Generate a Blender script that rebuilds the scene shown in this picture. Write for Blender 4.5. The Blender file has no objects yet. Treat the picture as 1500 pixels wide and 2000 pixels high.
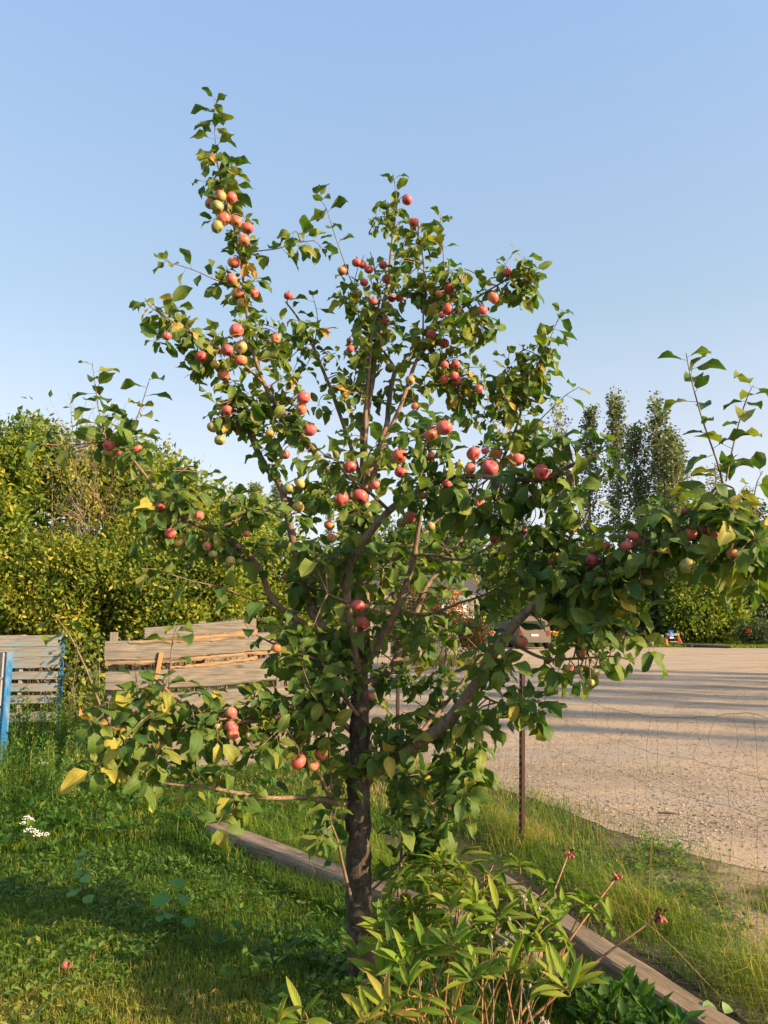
import bpy, math, random
import numpy as np
from mathutils import Vector, Matrix, noise as mnoise

# ------------------------------------------------------------------ camera, sky, sun, exposure
SC = bpy.context.scene
COL = SC.collection
TILT = math.radians(8.14); FPX = 1503.0; CAMH = 1.6
cam_d = bpy.data.cameras.new("camera"); cam = bpy.data.objects.new("camera", cam_d); COL.objects.link(cam)
cam_d.sensor_fit = 'VERTICAL'; cam_d.sensor_height = 36.0; cam_d.lens = 36.0 * FPX / 2000.0
cam_d.clip_start = 0.05; cam_d.clip_end = 3000
cam.location = (0, 0, CAMH); cam.rotation_euler = (math.pi / 2 + TILT, 0, 0)
SC.camera = cam

SUN_EL = math.radians(21.0)
SUN_XY = Vector((0.90, -0.43)).normalized()
SUN_DIR = Vector((SUN_XY.x * math.cos(SUN_EL), SUN_XY.y * math.cos(SUN_EL), math.sin(SUN_EL)))
W = bpy.data.worlds.new("World"); SC.world = W; W.use_nodes = True
wn = W.node_tree.nodes; wl = W.node_tree.links
for n in list(wn): wn.remove(n)
sky = wn.new('ShaderNodeTexSky'); sky.sky_type = 'NISHITA'; sky.sun_disc = False
sky.sun_elevation = SUN_EL; sky.sun_rotation = math.atan2(SUN_XY.x, SUN_XY.y)
sky.altitude = 600; sky.air_density = 1.0; sky.dust_density = 4.5; sky.ozone_density = 0.8
bg = wn.new('ShaderNodeBackground'); bg.inputs['Strength'].default_value = 0.142
wo = wn.new('ShaderNodeOutputWorld')
smix = wn.new('ShaderNodeMix'); smix.data_type = 'RGBA'; smix.inputs[0].default_value = 0.60      # thin smoke haze all over the sky, whiter towards the horizon
wtc = wn.new('ShaderNodeTexCoord'); wsx = wn.new('ShaderNodeSeparateXYZ'); wrp = wn.new('ShaderNodeValToRGB'); wl.new(wtc.outputs['Generated'], wsx.inputs[0]); wl.new(wsx.outputs[2], wrp.inputs[0])
wrp.color_ramp.elements.new(0.2); wrp.color_ramp.elements.new(0.4)
for e_, (p_, c_) in zip(wrp.color_ramp.elements, ((0.0, (3.3, 2.95, 2.75)), (0.20, (2.5, 2.5, 2.6)), (0.38, (1.60, 2.06, 2.45)), (0.66, (1.26, 1.90, 3.02)))): e_.position = p_; e_.color = (*c_, 1)
wl.new(wrp.outputs[0], smix.inputs[7])
wl.new(sky.outputs[0], smix.inputs[6]); wl.new(smix.outputs[2], bg.inputs[0]); wl.new(bg.outputs[0], wo.inputs[0])

sun_d = bpy.data.lights.new("sun", 'SUN'); sun_d.energy = 4.6; sun_d.angle = math.radians(0.6)
sun_d.color = (1.0, 0.74, 0.44)
sun = bpy.data.objects.new("sun", sun_d); COL.objects.link(sun)
sun.rotation_euler = SUN_DIR.to_track_quat('Z', 'Y').to_euler()
sun.location = SUN_DIR * 50

vs = SC.view_settings
vs.view_transform = 'Standard'; vs.look = 'None'; vs.exposure = 1.2; vs.gamma = 1.0; vs.use_curve_mapping = False
SC.cycles.max_bounces = 8; SC.cycles.transparent_max_bounces = 8

# ------------------------------------------------------------------ picture <-> place
def ray(px, py):
    u = (px - 750) / FPX; v = (1000 - py) / FPX
    return Vector((u, math.cos(TILT) - v * math.sin(TILT), math.sin(TILT) + v * math.cos(TILT)))
def P(px, py, y):                       # the point seen at that pixel, y metres ahead
    r = ray(px, py); return Vector((0, 0, CAMH)) + r * (y / r.y)
def G(px, py, z=0.0):                   # the ground point seen at that pixel
    r = ray(px, py); return Vector((0, 0, CAMH)) + r * ((z - CAMH) / r.z)
def proj(V):                            # world points (N,3) -> pixel x, pixel y, depth
    V = np.asarray(V, float).reshape(-1, 3)
    d = V - np.array([0, 0, CAMH])
    f = d[:, 1] * math.cos(TILT) + d[:, 2] * math.sin(TILT)
    up = -d[:, 1] * math.sin(TILT) + d[:, 2] * math.cos(TILT)
    f = np.where(f < 1e-3, 1e-3, f)
    return 750 + FPX * d[:, 0] / f, 1000 - FPX * up / f, f

# ------------------------------------------------------------------ mesh helpers
class MB:
    """Collects vertices, triangles and quads, with a tint per vertex and a uv per vertex, and links them as ONE mesh object."""
    def __init__(s):
        s.V = []; s.Q = []; s.T = []; s.tint = []; s.uv = []; s.n = 0
    def add(s, V, Q=None, T=None, tint=0.5, uv=None):
        V = np.asarray(V, np.float32).reshape(-1, 3)
        if Q is not None and len(Q): s.Q.append(np.asarray(Q, np.int64).reshape(-1, 4) + s.n)
        if T is not None and len(T): s.T.append(np.asarray(T, np.int64).reshape(-1, 3) + s.n)
        s.V.append(V)
        t = np.asarray(tint, np.float32); s.tint.append(np.broadcast_to(t, (len(V),)) if t.ndim == 0 else t)
        s.uv.append(np.zeros((len(V), 2), np.float32) if uv is None else np.asarray(uv, np.float32).reshape(-1, 2))
        s.n += len(V)
    def mesh(s, name, mat=None, smooth=True):
        V = np.concatenate(s.V); Q = np.concatenate(s.Q) if s.Q else np.zeros((0, 4), int); T = np.concatenate(s.T) if s.T else np.zeros((0, 3), int)
        me = bpy.data.meshes.new(name)
        me.vertices.add(len(V)); me.vertices.foreach_set("co", V.ravel())
        loops = np.concatenate([Q.ravel(), T.ravel()]).astype(np.int32)
        me.loops.add(len(loops)); me.loops.foreach_set("vertex_index", loops)
        me.polygons.add(len(Q) + len(T))
        st = np.concatenate([np.arange(len(Q)) * 4, len(Q) * 4 + np.arange(len(T)) * 3]).astype(np.int32)
        me.polygons.foreach_set("loop_start", st)
        me.polygons.foreach_set("use_smooth", np.full(len(st), smooth, bool))
        me.update(calc_edges=True)
        a = me.attributes.new("tint", 'FLOAT', 'POINT'); a.data.foreach_set("value", np.concatenate(s.tint).astype(np.float32))
        uvl = me.uv_layers.new(name="UVMap"); uvl.data.foreach_set("uv", np.concatenate(s.uv)[loops].ravel().astype(np.float32))
        if mat: me.materials.append(mat)
        return me
    def build(s, name, mat=None, parent=None, smooth=True, kind=None, origin=None):
        o = bpy.data.objects.new(name, s.mesh(name, mat, smooth))
        return put(o, parent, kind, origin)

def put(o, parent=None, kind=None, origin=None):
    """Link an object whose mesh is in world coordinates (or about origin) under its thing."""
    COL.objects.link(o)
    loc = Vector((0, 0, 0)) if origin is None else Vector(origin)
    if parent is not None:
        o.parent = parent
        q = parent
        while q is not None: loc = loc - Vector(q.location); q = q.parent
    o.location = loc
    if kind: o['kind'] = kind
    return o
def tag(o, label, cat, group=None):
    o['label'] = label; o['category'] = cat
    if group: o['group'] = group
    return o
def thing(name, loc, label, cat, group=None):
    o = bpy.data.objects.new(name, None); COL.objects.link(o); o.location = Vector(loc); o.empty_display_size = 0.1
    return tag(o, label, cat, group)

def spline(pts, n):
    """Catmull-Rom through pts, n samples per span."""
    p = np.asarray([list(q) for q in pts], float)
    if len(p) == 2: p = np.array([p[0], (p[0] + p[1]) / 2, p[1]])
    q = np.vstack([2 * p[0] - p[1], p, 2 * p[-1] - p[-2]])
    out = []
    for i in range(1, len(q) - 2):
        a, b, c, d = q[i - 1], q[i], q[i + 1], q[i + 2]
        for t in np.arange(n) / n:
            out.append(0.5 * ((2 * b) + (-a + c) * t + (2 * a - 5 * b + 4 * c - d) * t * t + (-a + 3 * b - 3 * c + d) * t ** 3))
    out.append(q[-2]); return np.array(out)
def tube(mb, path, r, sides=8, tint=0.5, cap=True, rough=0.0, seed=0):
    path = np.asarray(path, float); N = len(path)
    r = np.interp(np.linspace(0, 1, N), np.linspace(0, 1, len(r)), r) if hasattr(r, '__len__') else np.full(N, r)
    T = np.gradient(path, axis=0); T /= np.linalg.norm(T, axis=1)[:, None] + 1e-9
    ref = np.array([0, 0, 1.0]) if abs(T[0][2]) < 0.9 else np.array([1.0, 0, 0])
    n = np.cross(T[0], ref); n /= np.linalg.norm(n)
    ang = np.arange(sides) / sides * 2 * np.pi
    V = []; UV = []; L = 0
    for i in range(N):
        n = n - T[i] * np.dot(n, T[i]); n /= np.linalg.norm(n) + 1e-9
        b = np.cross(T[i], n)
        rr = np.full(sides, r[i])
        if rough:
            for k in range(sides):
                q = path[i] + r[i] * (np.cos(ang[k]) * n + np.sin(ang[k]) * b)
                rr[k] *= 1 + rough * mnoise.noise(Vector(q) * 14 + Vector((seed, 0, 0))) + rough * 0.7 * mnoise.noise(Vector(q) * 45)
        V.append(path[i] + np.cos(ang)[:, None] * n * rr[:, None] + np.sin(ang)[:, None] * b * rr[:, None])
        if i: L += np.linalg.norm(path[i] - path[i - 1])
        UV.append(np.stack([ang / 6.283, np.full(sides, L)], 1))
    V = np.concatenate(V); UV = np.concatenate(UV)
    i, k = np.meshgrid(np.arange(N - 1), np.arange(sides), indexing='ij'); k2 = (k + 1) % sides
    Q = np.stack([i * sides + k, i * sides + k2, (i + 1) * sides + k2, (i + 1) * sides + k], -1).reshape(-1, 4)
    Tt = []
    if cap:
        V = np.vstack([V, path[-1] + T[-1] * r[-1] * 0.5, path[0]]); UV = np.vstack([UV, [0, L], [0, 0]])
        a, c = N * sides, N * sides + 1; e = (N - 1) * sides
        for k in range(sides): Tt += [[e + k, e + (k + 1) % sides, a], [(k + 1) % sides, k, c]]
    mb.add(V, Q, Tt, tint, UV)
def box(mb, size, M=None, tint=0.5, bev=0.0):
    """A box about the origin with chamfered long edges, moved by matrix M."""
    x, y, z = [q / 2 for q in size]
    if bev <= 0:
        V = [(-x, -y, -z), (x, -y, -z), (x, y, -z), (-x, y, -z), (-x, -y, z), (x, -y, z), (x, y, z), (-x, y, z)]
        Q = [(0, 3, 2, 1), (4, 5, 6, 7), (0, 1, 5, 4), (1, 2, 6, 5), (2, 3, 7, 6), (3, 0, 4, 7)]
        T = None
    else:
        b = bev; ring = [(-y + b, -z), (y - b, -z), (y, -z + b), (y, z - b), (y - b, z), (-y + b, z), (-y, z - b), (-y, -z + b)]
        V = [(-x, p, q) for p, q in ring] + [(x, p, q) for p, q in ring]
        Q = [(k, (k + 1) % 8, (k + 1) % 8 + 8, k + 8)[::-1] for k in range(8)]
        Q += [(0, 1, 2, 3), (0, 3, 4, 7), (4, 5, 6, 7), (11, 10, 9, 8), (15, 12, 11, 8), (15, 14, 13, 12)]; T = None
    V = np.array(V, float)
    if M is not None: V = V @ np.array(M.to_3x3()).T + np.array(M.translation)
    mb.add(V, Q, T, tint)
def frame(x_axis, origin, up=(0, 0, 1)):
    x = Vector(x_axis).normalized(); z = Vector(up); y = z.cross(x).normalized(); z = x.cross(y)
    M = Matrix((x, y, z)).transposed().to_4x4(); M.translation = Vector(origin); return M

# ------------------------------------------------------------------ material helpers
def new_mat(name):
    m = bpy.data.materials.new(name); m.use_nodes = True; nt = m.node_tree; nt.nodes.clear()
    return m, nt, nt.nodes, nt.links
class NB:
    def __init__(s, name): s.m, s.nt, s.N, s.L = new_mat(name)
    def n(s, t, **kw):
        x = s.N.new(t)
        for k, v in kw.items(): setattr(x, k, v)
        return x
    def set(s, sock, v):
        if hasattr(v, 'is_linked') or hasattr(v, 'node'): s.L.new(v, sock)
        elif isinstance(v, (tuple, list)) and len(v) == 3 and sock.type == 'RGBA': sock.default_value = (*v, 1)
        else: sock.default_value = v
    def math(s, op, a, b=0.0, c=None):
        x = s.n('ShaderNodeMath', operation=op); s.set(x.inputs[0], a); s.set(x.inputs[1], b)
        if c is not None: s.set(x.inputs[2], c)
        return x.outputs[0]
    def mix(s, f, a, b, mode='MIX'):
        x = s.n('ShaderNodeMix', data_type='RGBA', blend_type=mode); s.set(x.inputs[0], f); s.set(x.inputs[6], a); s.set(x.inputs[7], b); return x.outputs[2]
    def noise(s, vec, scale, detail=3, rough=0.55, out=0):
        x = s.n('ShaderNodeTexNoise'); x.inputs['Scale'].default_value = scale; x.inputs['Detail'].default_value = detail; x.inputs['Roughness'].default_value = rough
        if vec is not None: s.L.new(vec, x.inputs['Vector'])
        return x.outputs[out]
    def map(s, v, a, b, lo=0.0, hi=1.0):
        x = s.n('ShaderNodeMapRange'); x.inputs[1].default_value = a; x.inputs[2].default_value = b; x.inputs[3].default_value = lo; x.inputs[4].default_value = hi
        s.set(x.inputs[0], v); return x.outputs[0]
    def ramp(s, f, stops):
        x = s.n('ShaderNodeValToRGB'); e = x.color_ramp.elements
        while len(e) < len(stops): e.new(0.5)
        for q, (p, c) in zip(e, stops): q.position = p; q.color = (*c, 1)
        s.set(x.inputs[0], f); return x.outputs[0]
    def attr(s, name): return s.n('ShaderNodeAttribute', attribute_name=name).outputs['Fac']
    def coord(s, k='Object'): return s.n('ShaderNodeTexCoord').outputs[k]
    def pos(s): return s.n('ShaderNodeNewGeometry').outputs['Position']
    def scale(s, vec, sc):
        x = s.n('ShaderNodeVectorMath', operation='MULTIPLY'); s.L.new(vec, x.inputs[0]); x.inputs[1].default_value = sc; return x.outputs[0]
    def addv(s, vec, v):
        x = s.n('ShaderNodeVectorMath', operation='ADD'); s.L.new(vec, x.inputs[0]); s.set(x.inputs[1], v); return x.outputs[0]
    def bump(s, h, strength=0.3, dist=0.01):
        x = s.n('ShaderNodeBump'); x.inputs['Strength'].default_value = strength; x.inputs['Distance'].default_value = dist; s.L.new(h, x.inputs['Height']); return x.outputs[0]
    def finish(s, col, rough=0.8, bump=None, spec=0.3, metal=0.0, trans=None, tcol=None):
        b = s.n('ShaderNodeBsdfPrincipled'); s.set(b.inputs['Base Color'], col); s.set(b.inputs['Roughness'], rough); s.set(b.inputs['Specular IOR Level'], spec); s.set(b.inputs['Metallic'], metal)
        if bump is not None: s.L.new(bump, b.inputs['Normal'])
        o = s.n('ShaderNodeOutputMaterial'); out = b.outputs[0]
        if trans:
            t = s.n('ShaderNodeBsdfTranslucent'); s.set(t.inputs[0], tcol if tcol is not None else col)
            mx = s.n('ShaderNodeMixShader'); mx.inputs[0].default_value = trans; s.L.new(out, mx.inputs[1]); s.L.new(t.outputs[0], mx.inputs[2]); out = mx.outputs[0]
        s.L.new(out, o.inputs[0]); return s.m

def mat_leafy(name, stops, trans=0.3, tgain=(1.5, 1.6, 0.7), rough=0.5, noise_scale=0.0, spec=0.35):
    """Small leaves: colour by the tint each leaf carries."""
    b = NB(name); t = b.attr("tint"); col = b.ramp(t, stops)
    if noise_scale:
        col = b.mix(b.map(b.noise(b.pos(), noise_scale, 3), 0.35, 0.7), col, b.mix(1.0, col, (1.35, 1.15, 0.6), 'MULTIPLY'))
    tc = b.mix(1.0, col, tgain, 'MULTIPLY')
    return b.finish(col, rough, None, spec, trans=trans, tcol=tc)

def mat_apple_leaf():
    b = NB("apple_leaf"); t = b.attr("tint"); uv = b.n('ShaderNodeUVMap').outputs[0]
    sep = b.n('ShaderNodeSeparateXYZ'); b.L.new(uv, sep.inputs[0]); u, v = sep.outputs[0], sep.outputs[1]
    base = b.ramp(t, [(0.0, (0.025, 0.070, 0.018)), (0.40, (0.052, 0.112, 0.021)), (0.70, (0.105, 0.160, 0.027)), (0.90, (0.19, 0.215, 0.045)), (0.972, (0.32, 0.28, 0.05)), (1.0, (0.36, 0.22, 0.06))])
    seedv = b.n('ShaderNodeCombineXYZ'); b.L.new(b.math('MULTIPLY', t, 371.0), seedv.inputs[2])
    nv = b.addv(uv, seedv.outputs[0])
    mott = b.noise(nv, 4.0, 4, 0.6)
    base = b.mix(b.map(mott, 0.45, 0.72, 0, 0.55), base, b.mix(1.0, base, (1.9, 1.45, 0.9), 'MULTIPLY'))
    au = b.math('ABSOLUTE', u)
    mid = b.map(au, 0.03, 0.10, 1, 0)
    sv = b.math('SINE', b.math('MULTIPLY', b.math('SUBTRACT', v, b.math('MULTIPLY', au, 0.35)), 44.0))
    side = b.map(sv, 0.86, 1.0, 0, 0.45)
    vein = b.math('MAXIMUM', mid, side)
    base = b.mix(b.math('MULTIPLY', vein, 0.5), base, b.mix(1.0, base, (2.1, 1.8, 1.6), 'MULTIPLY'))
    rim = b.math('MULTIPLY', b.map(b.noise(nv, 2.2, 3), 0.55, 0.68), b.map(au, 0.35, 0.95))
    base = b.mix(b.math('MULTIPLY', rim, 0.55), base, (0.30, 0.23, 0.075))
    spots = b.math('MULTIPLY', b.map(b.noise(nv, 9.0, 2), .66, .72), b.map(b.noise(b.addv(nv, (3.3, 1.7, .2)), 1.6, 2), .48, .60))
    base = b.mix(b.math('MULTIPLY', spots, 0.8), base, (0.20, 0.12, 0.045))
    under = b.mix(0.55, base, (0.165, 0.215, 0.070))
    geo = b.n('ShaderNodeNewGeometry')
    col = b.mix(geo.outputs['Backfacing'], base, under)
    h = b.math('ADD', b.math('MULTIPLY', vein, -0.6), b.math('MULTIPLY', b.noise(nv, 7, 2), 0.7))
    bp = b.bump(h, 0.35, 0.004)
    tc = b.mix(1.0, base, (1.7, 2.1, 0.6), 'MULTIPLY')
    return b.finish(col, b.map(mott, 0.3, 0.7, 0.45, 0.68), bp, 0.30, trans=0.26, tcol=tc)

def mat_peony_leaf():
    b = NB("peony_leaf"); t = b.attr("tint"); uv = b.n('ShaderNodeUVMap').outputs[0]
    sep = b.n('ShaderNodeSeparateXYZ'); b.L.new(uv, sep.inputs[0]); au = b.math('ABSOLUTE', sep.outputs[0])
    base = b.ramp(t, [(0.0, (0.050, 0.140, 0.016)), (0.5, (0.150, 0.255, 0.018)), (0.85, (0.27, 0.29, 0.035)), (1.0, (0.33, 0.24, 0.07))])
    base = b.mix(b.math('MULTIPLY', b.map(au, 0.03, 0.14, 1, 0), 0.45), base, (0.36, 0.36, 0.13))
    edge = b.math('MULTIPLY', b.map(au, 0.7, 1.0), b.map(b.noise(b.pos(), 9, 2), 0.35, 0.6))
    tip = b.math('MULTIPLY', b.map(sep.outputs[1], 0.75, 1.0), b.map(b.noise(b.pos(), 6, 2), 0.4, 0.62))
    base = b.mix(b.math('MULTIPLY', b.math('MAXIMUM', edge, tip), 0.8), base, (0.34, 0.13, 0.07))
    geo = b.n('ShaderNodeNewGeometry')
    col = b.mix(geo.outputs['Backfacing'], base, b.mix(0.35, base, (0.22, 0.28, 0.10)))
    vn = b.math('SINE', b.math('MULTIPLY', b.math('SUBTRACT', sep.outputs[1], b.math('MULTIPLY', au, .3)), 52.0)); col = b.mix(b.map(b.noise(b.pos(), 26, 3), .56, .7, 0, .45), col, b.mix(1.0, col, (.72, .62, .5), 'MULTIPLY'))
    return b.finish(col, 0.58, b.bump(b.math('ADD', vn, b.math('MULTIPLY', b.map(au, 0, .12, 0, 1), 2.0)), .3, .002), 0.25, trans=0.34, tcol=b.mix(1.0, base, (1.7, 1.9, 0.7), 'MULTIPLY'))

def mat_bark(name, dark, light, moss=0.25):
    b = NB(name); p = b.coord('Object')
    n1 = b.noise(b.scale(p, (1, 1, 0.35)), 55, 5, 0.7); n2 = b.noise(p, 9, 3); lent = b.noise(b.scale(p, (0.4, 0.4, 2.2)), 60, 2)
    col = b.mix(b.map(n1, 0.35, 0.68), dark, light)
    col = b.mix(b.map(n2, 0.5, 0.75, 0, moss), col, (0.19, 0.18, 0.13))
    col = b.mix(b.map(lent, 0.64, 0.72, 0, 0.5), col, (0.36, 0.30, 0.23))
    return b.finish(col, 0.78, b.bump(b.math('ADD', n1, b.math('MULTIPLY', n2, 0.5)), 0.7, 0.006), 0.25)

def mat_shoot(name, a, c):
    b = NB(name); p = b.coord('Object'); col = b.mix(b.map(b.noise(p, 30, 3), 0.35, 0.7), a, c)
    return b.finish(col, 0.55, b.bump(b.noise(p, 160, 2), 0.3, 0.002), 0.35)

def mat_wood(name, a, c, stain=None, stain_amt=0.5, scale=1.0):
    """Weathered wood, grain along the object's own x."""
    b = NB(name); p = b.coord('Object'); q = b.scale(p, (1.2 * scale, 18 * scale, 18 * scale))
    w = b.addv(q, b.noise(p, 1.2, 2, out=1))
    g1 = b.noise(w, 3.2, 5, 0.65); g2 = b.noise(b.scale(p, (0.8, 60, 60)), 3, 4, 0.6); big = b.noise(p, 1.7, 3); crk = b.noise(b.scale(p, (0.9, 34, 34)), 2.0, 2, 0.5)
    col = b.mix(b.map(g1, 0.34, 0.66), a, c)
    col = b.mix(b.map(g2, 0.54, 0.72, 0, 0.7), col, b.mix(1.0, col, (0.5, 0.44, 0.4), 'MULTIPLY'))
    col = b.mix(b.map(crk, 0.66, 0.72, 0, 0.8), col, (0.045, 0.035, 0.028))
    col = b.mix(b.map(big, 0.4, 0.7, 0, 0.55), col, b.mix(1.0, col, (1.3, 1.14, 0.92), 'MULTIPLY'))
    kn = b.n('ShaderNodeTexVoronoi'); kn.inputs['Scale'].default_value = 1.6; b.L.new(b.scale(p, (1.3, 3.0, 3.0)), kn.inputs['Vector'])
    col = b.mix(b.map(kn.outputs['Distance'], .05, .13, .75, 0), col, (0.075, 0.048, 0.03))
    if stain: col = b.mix(b.map(b.noise(b.scale(p, (1, 2.5, 2.5)), 2.4, 4, 0.7), 0.5, 0.62, 0, stain_amt), col, stain)
    return b.finish(col, 0.85, b.bump(b.math('ADD', g1, b.math('MULTIPLY', g2, 0.7)), 0.5, 0.004), 0.2)

def mat_plain(name, col, rough=0.6, metal=0.0, var=0.25, scale=20, spec=0.3):
    b = NB(name); n = b.noise(b.coord('Object'), scale, 4)
    c = b.mix(b.map(n, 0.35, 0.7, 0, var), col, b.mix(1.0, col, (0.6, 0.55, 0.5), 'MULTIPLY'))
    return b.finish(c, rough, b.bump(n, 0.15, 0.003), spec, metal)
# ------------------------------------------------------------------ ground, gravel, timbers
rng = np.random.default_rng(7); random.seed(7)
def inside(poly, x, y):
    poly = np.asarray(poly); c = np.zeros(len(x), bool); j = len(poly) - 1
    for i in range(len(poly)):
        xi, yi = poly[i]; xj, yj = poly[j]
        c ^= ((yi > y) != (yj > y)) & (x < (xj - xi) * (y - yi) / (yj - yi + 1e-12) + xi); j = i
    return c
def fbm(x, y, s, seed=0):
    return np.array([mnoise.fractal(Vector((a * s, b * s, seed * 7.3)), 1.0, 2.0, 3) for a, b in zip(x, y)])
_grid = {}
def fnoise(x, y, s, seed=0):
    """Cheap value noise on arrays."""
    r = np.random.default_rng(seed + 100).random((64, 64)); X = np.asarray(x) * s; Y = np.asarray(y) * s
    i = np.floor(X).astype(int); j = np.floor(Y).astype(int); fx = X - i; fy = Y - j; fx = fx * fx * (3 - 2 * fx); fy = fy * fy * (3 - 2 * fy)
    g = lambda a, b: r[a % 64, b % 64]
    return (g(i, j) * (1 - fx) + g(i + 1, j) * fx) * (1 - fy) + (g(i, j + 1) * (1 - fx) + g(i + 1, j + 1) * fx) * fy

def side(A, B, x, y):                       # signed distance from line AB, positive on the left of A->B
    d = (B - A); L = math.hypot(d.x, d.y); return (d.x * (y - A.y) - d.y * (x - A.x)) / L
fz = lambda x, y: side(FA, FB, x, y)        # >0: road side of the fence
T1A, T1B = G(420, 1642), G(1042, 1893)             # timber along the lawn
T2A, T2B = G(965, 1748), G(1325, 2005)             # timber along the fence bed
FA = G(1018, 1650); FB = G(1460, 1920); FD = (FB - FA).normalized()     # the fence line
gr_px = [(1500, 1708), (1380, 1674), (1250, 1634), (1130, 1592), (1030, 1556), (930, 1528), (860, 1506), (780, 1492), (690, 1482), (620, 1470), (575, 1440), (560, 1395), (545, 1345), (520, 1300)]
edge = [G(*q).xy for q in gr_px]
ext = (edge[0] - edge[2]).normalized()
edge = [edge[0] + ext * 40, edge[0] + ext * 12, edge[0] + ext * 5, edge[0] + ext * 2] + edge
far = [Vector((-12, 30)), Vector((-10, 47)), Vector((2, 51)), Vector((14, 50.5)), Vector((30, 47)), Vector((60, 42)), Vector((90, 20)), Vector((80, -40))]
fine = []
loop0 = edge + far
for i in range(len(loop0)):
    a, c = loop0[i], loop0[(i + 1) % len(loop0)]; L = (c - a).length; k = max(1, min(60, int(L / 0.12))) if i < len(edge) - 1 else max(1, int(L / 1.5))
    for q in range(k):
        p = a.lerp(c, q / k); nv = Vector((-(c - a).y, (c - a).x)).normalized()
        am = 0.10 if i < len(edge) - 1 else 0.5
        fine.append(p + nv * am * (mnoise.noise(Vector((p.x * 1.3, p.y * 1.3, 0))) + 0.7 * mnoise.noise(Vector((p.x * 5, p.y * 5, 3)))))
GRAVEL = np.array([list(p) for p in fine])

def m_ground():
    b = NB("ground_thatch"); p = b.pos()
    n1 = b.noise(p, 1.3, 4); n2 = b.noise(p, 40, 4, 0.7); n3 = b.noise(p, 0.35, 3)
    col = b.mix(b.map(n1, 0.4, 0.62), (0.055, 0.075, 0.016), (0.11, 0.10, 0.036))
    col = b.mix(b.map(n2, 0.4, 0.7), col, (0.030, 0.024, 0.014))
    col = b.mix(b.map(n3, 0.5, 0.65, 0, 0.4), col, (0.12, 0.10, 0.05))
    sx = b.n('ShaderNodeSeparateXYZ'); b.L.new(p, sx.inputs[0])          # trodden bare dirt on the verge
    zone = b.math('MULTIPLY', b.map(sx.outputs[0], 1.0, 1.8), b.map(sx.outputs[1], 6.4, 5.2)); worn = b.math('MULTIPLY', zone, b.map(b.noise(p, 1.8, 4, .6), .42, .56))
    col = b.mix(worn, col, b.mix(b.map(b.noise(p, 30, 4, .7), .35, .7), (0.42, 0.31, 0.19), (0.24, 0.175, 0.11)))
    return b.finish(col, 0.95, b.bump(n2, 0.8, 0.02), 0.1)
def m_gravel():
    b = NB("gravel"); p = b.pos()
    big = b.noise(b.scale(p, (0.16, 0.8, 1)), 1.0, 4); mid = b.noise(b.scale(p, (.7, 1.3, 1)), 2.2, 5, 0.7); fine_ = b.noise(p, 55, 4, 0.75); grit = b.noise(p, 19, 4, 0.7); patch = b.noise(b.scale(p, (.35, .6, 1)), 1.1, 5, .65)
    peb = b.n('ShaderNodeTexVoronoi'); peb.inputs['Scale'].default_value = 46; b.L.new(b.addv(p, b.noise(p, 9, 2, out=1)), peb.inputs['Vector'])
    rough_zone = b.map(patch, .46, .60)
    col = b.mix(b.map(mid, 0.35, 0.65), (0.49, 0.360, 0.230), (0.42, 0.325, 0.225))
    col = b.mix(b.map(big, 0.45, 0.62, 0, 0.55), col, (0.34, 0.29, 0.24))
    rnd = b.n('ShaderNodeSeparateColor'); b.L.new(peb.outputs['Color'], rnd.inputs[0])
    col = b.mix(b.math('MULTIPLY', b.map(rnd.outputs[0], 0.75, 0.98, 0, 0.5), rough_zone), col, (0.60, 0.51, 0.40))
    col = b.mix(b.math('MULTIPLY', b.map(grit, 0.53, 0.64, 0, 0.9), b.map(rough_zone, 0, 1, .4, 1)), col, (0.13, 0.125, 0.10))
    col = b.mix(b.math('MULTIPLY', b.map(fine_, 0.55, 0.75, 0, 0.6), b.map(rough_zone, 0, 1, .35, 1)), col, (0.19, 0.155, 0.12))
    h = b.math('ADD', b.math('MULTIPLY', b.math('MULTIPLY', peb.outputs['Distance'], -1.0), rough_zone), b.math('ADD', b.math('MULTIPLY', fine_, 0.7), b.math('ADD', b.math('MULTIPLY', mid, 2.2), b.math('MULTIPLY', grit, b.map(rough_zone, 0, 1, .3, 1.2)))))
    return b.finish(col, 0.92, b.bump(h, 0.7, 0.03), 0.15)
M_GROUND, M_GRAVEL = m_ground(), m_gravel()
mb = MB()
xs = np.concatenate([np.linspace(-900, -12, 8), np.linspace(-10, 12, 60), np.linspace(16, 900, 8)]); ys = np.concatenate([np.linspace(-300, 0, 5), np.linspace(1, 18, 60), np.linspace(22, 1500, 9)])
X, Y = np.meshgrid(xs, ys, indexing='ij'); Z = np.full_like(X, -0.004)
near = (np.abs(X) < 10) & (Y > 0.5) & (Y < 18)
i, j = np.meshgrid(np.arange(len(xs) - 1), np.arange(len(ys) - 1), indexing='ij'); m = len(ys)
mb.add(np.stack([X, Y, Z], -1), np.stack([i * m + j, (i + 1) * m + j, (i + 1) * m + j + 1, i * m + j + 1], -1).reshape(-1, 4))
mb.build("ground", M_GROUND, kind='structure')
import bmesh
bm = bmesh.new(); f = bm.faces.new([bm.verts.new((p[0], p[1], -0.001)) for p in GRAVEL]); bmesh.ops.triangulate(bm, faces=[f])
if bm.faces[:][0].normal.z < 0: bmesh.ops.reverse_faces(bm, faces=bm.faces[:])
me = bpy.data.meshes.new("gravel_lot"); bm.to_mesh(me); bm.free(); me.materials.append(M_GRAVEL)
o = bpy.data.objects.new("gravel_lot", me); COL.objects.link(o); o['kind'] = 'structure'
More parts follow.
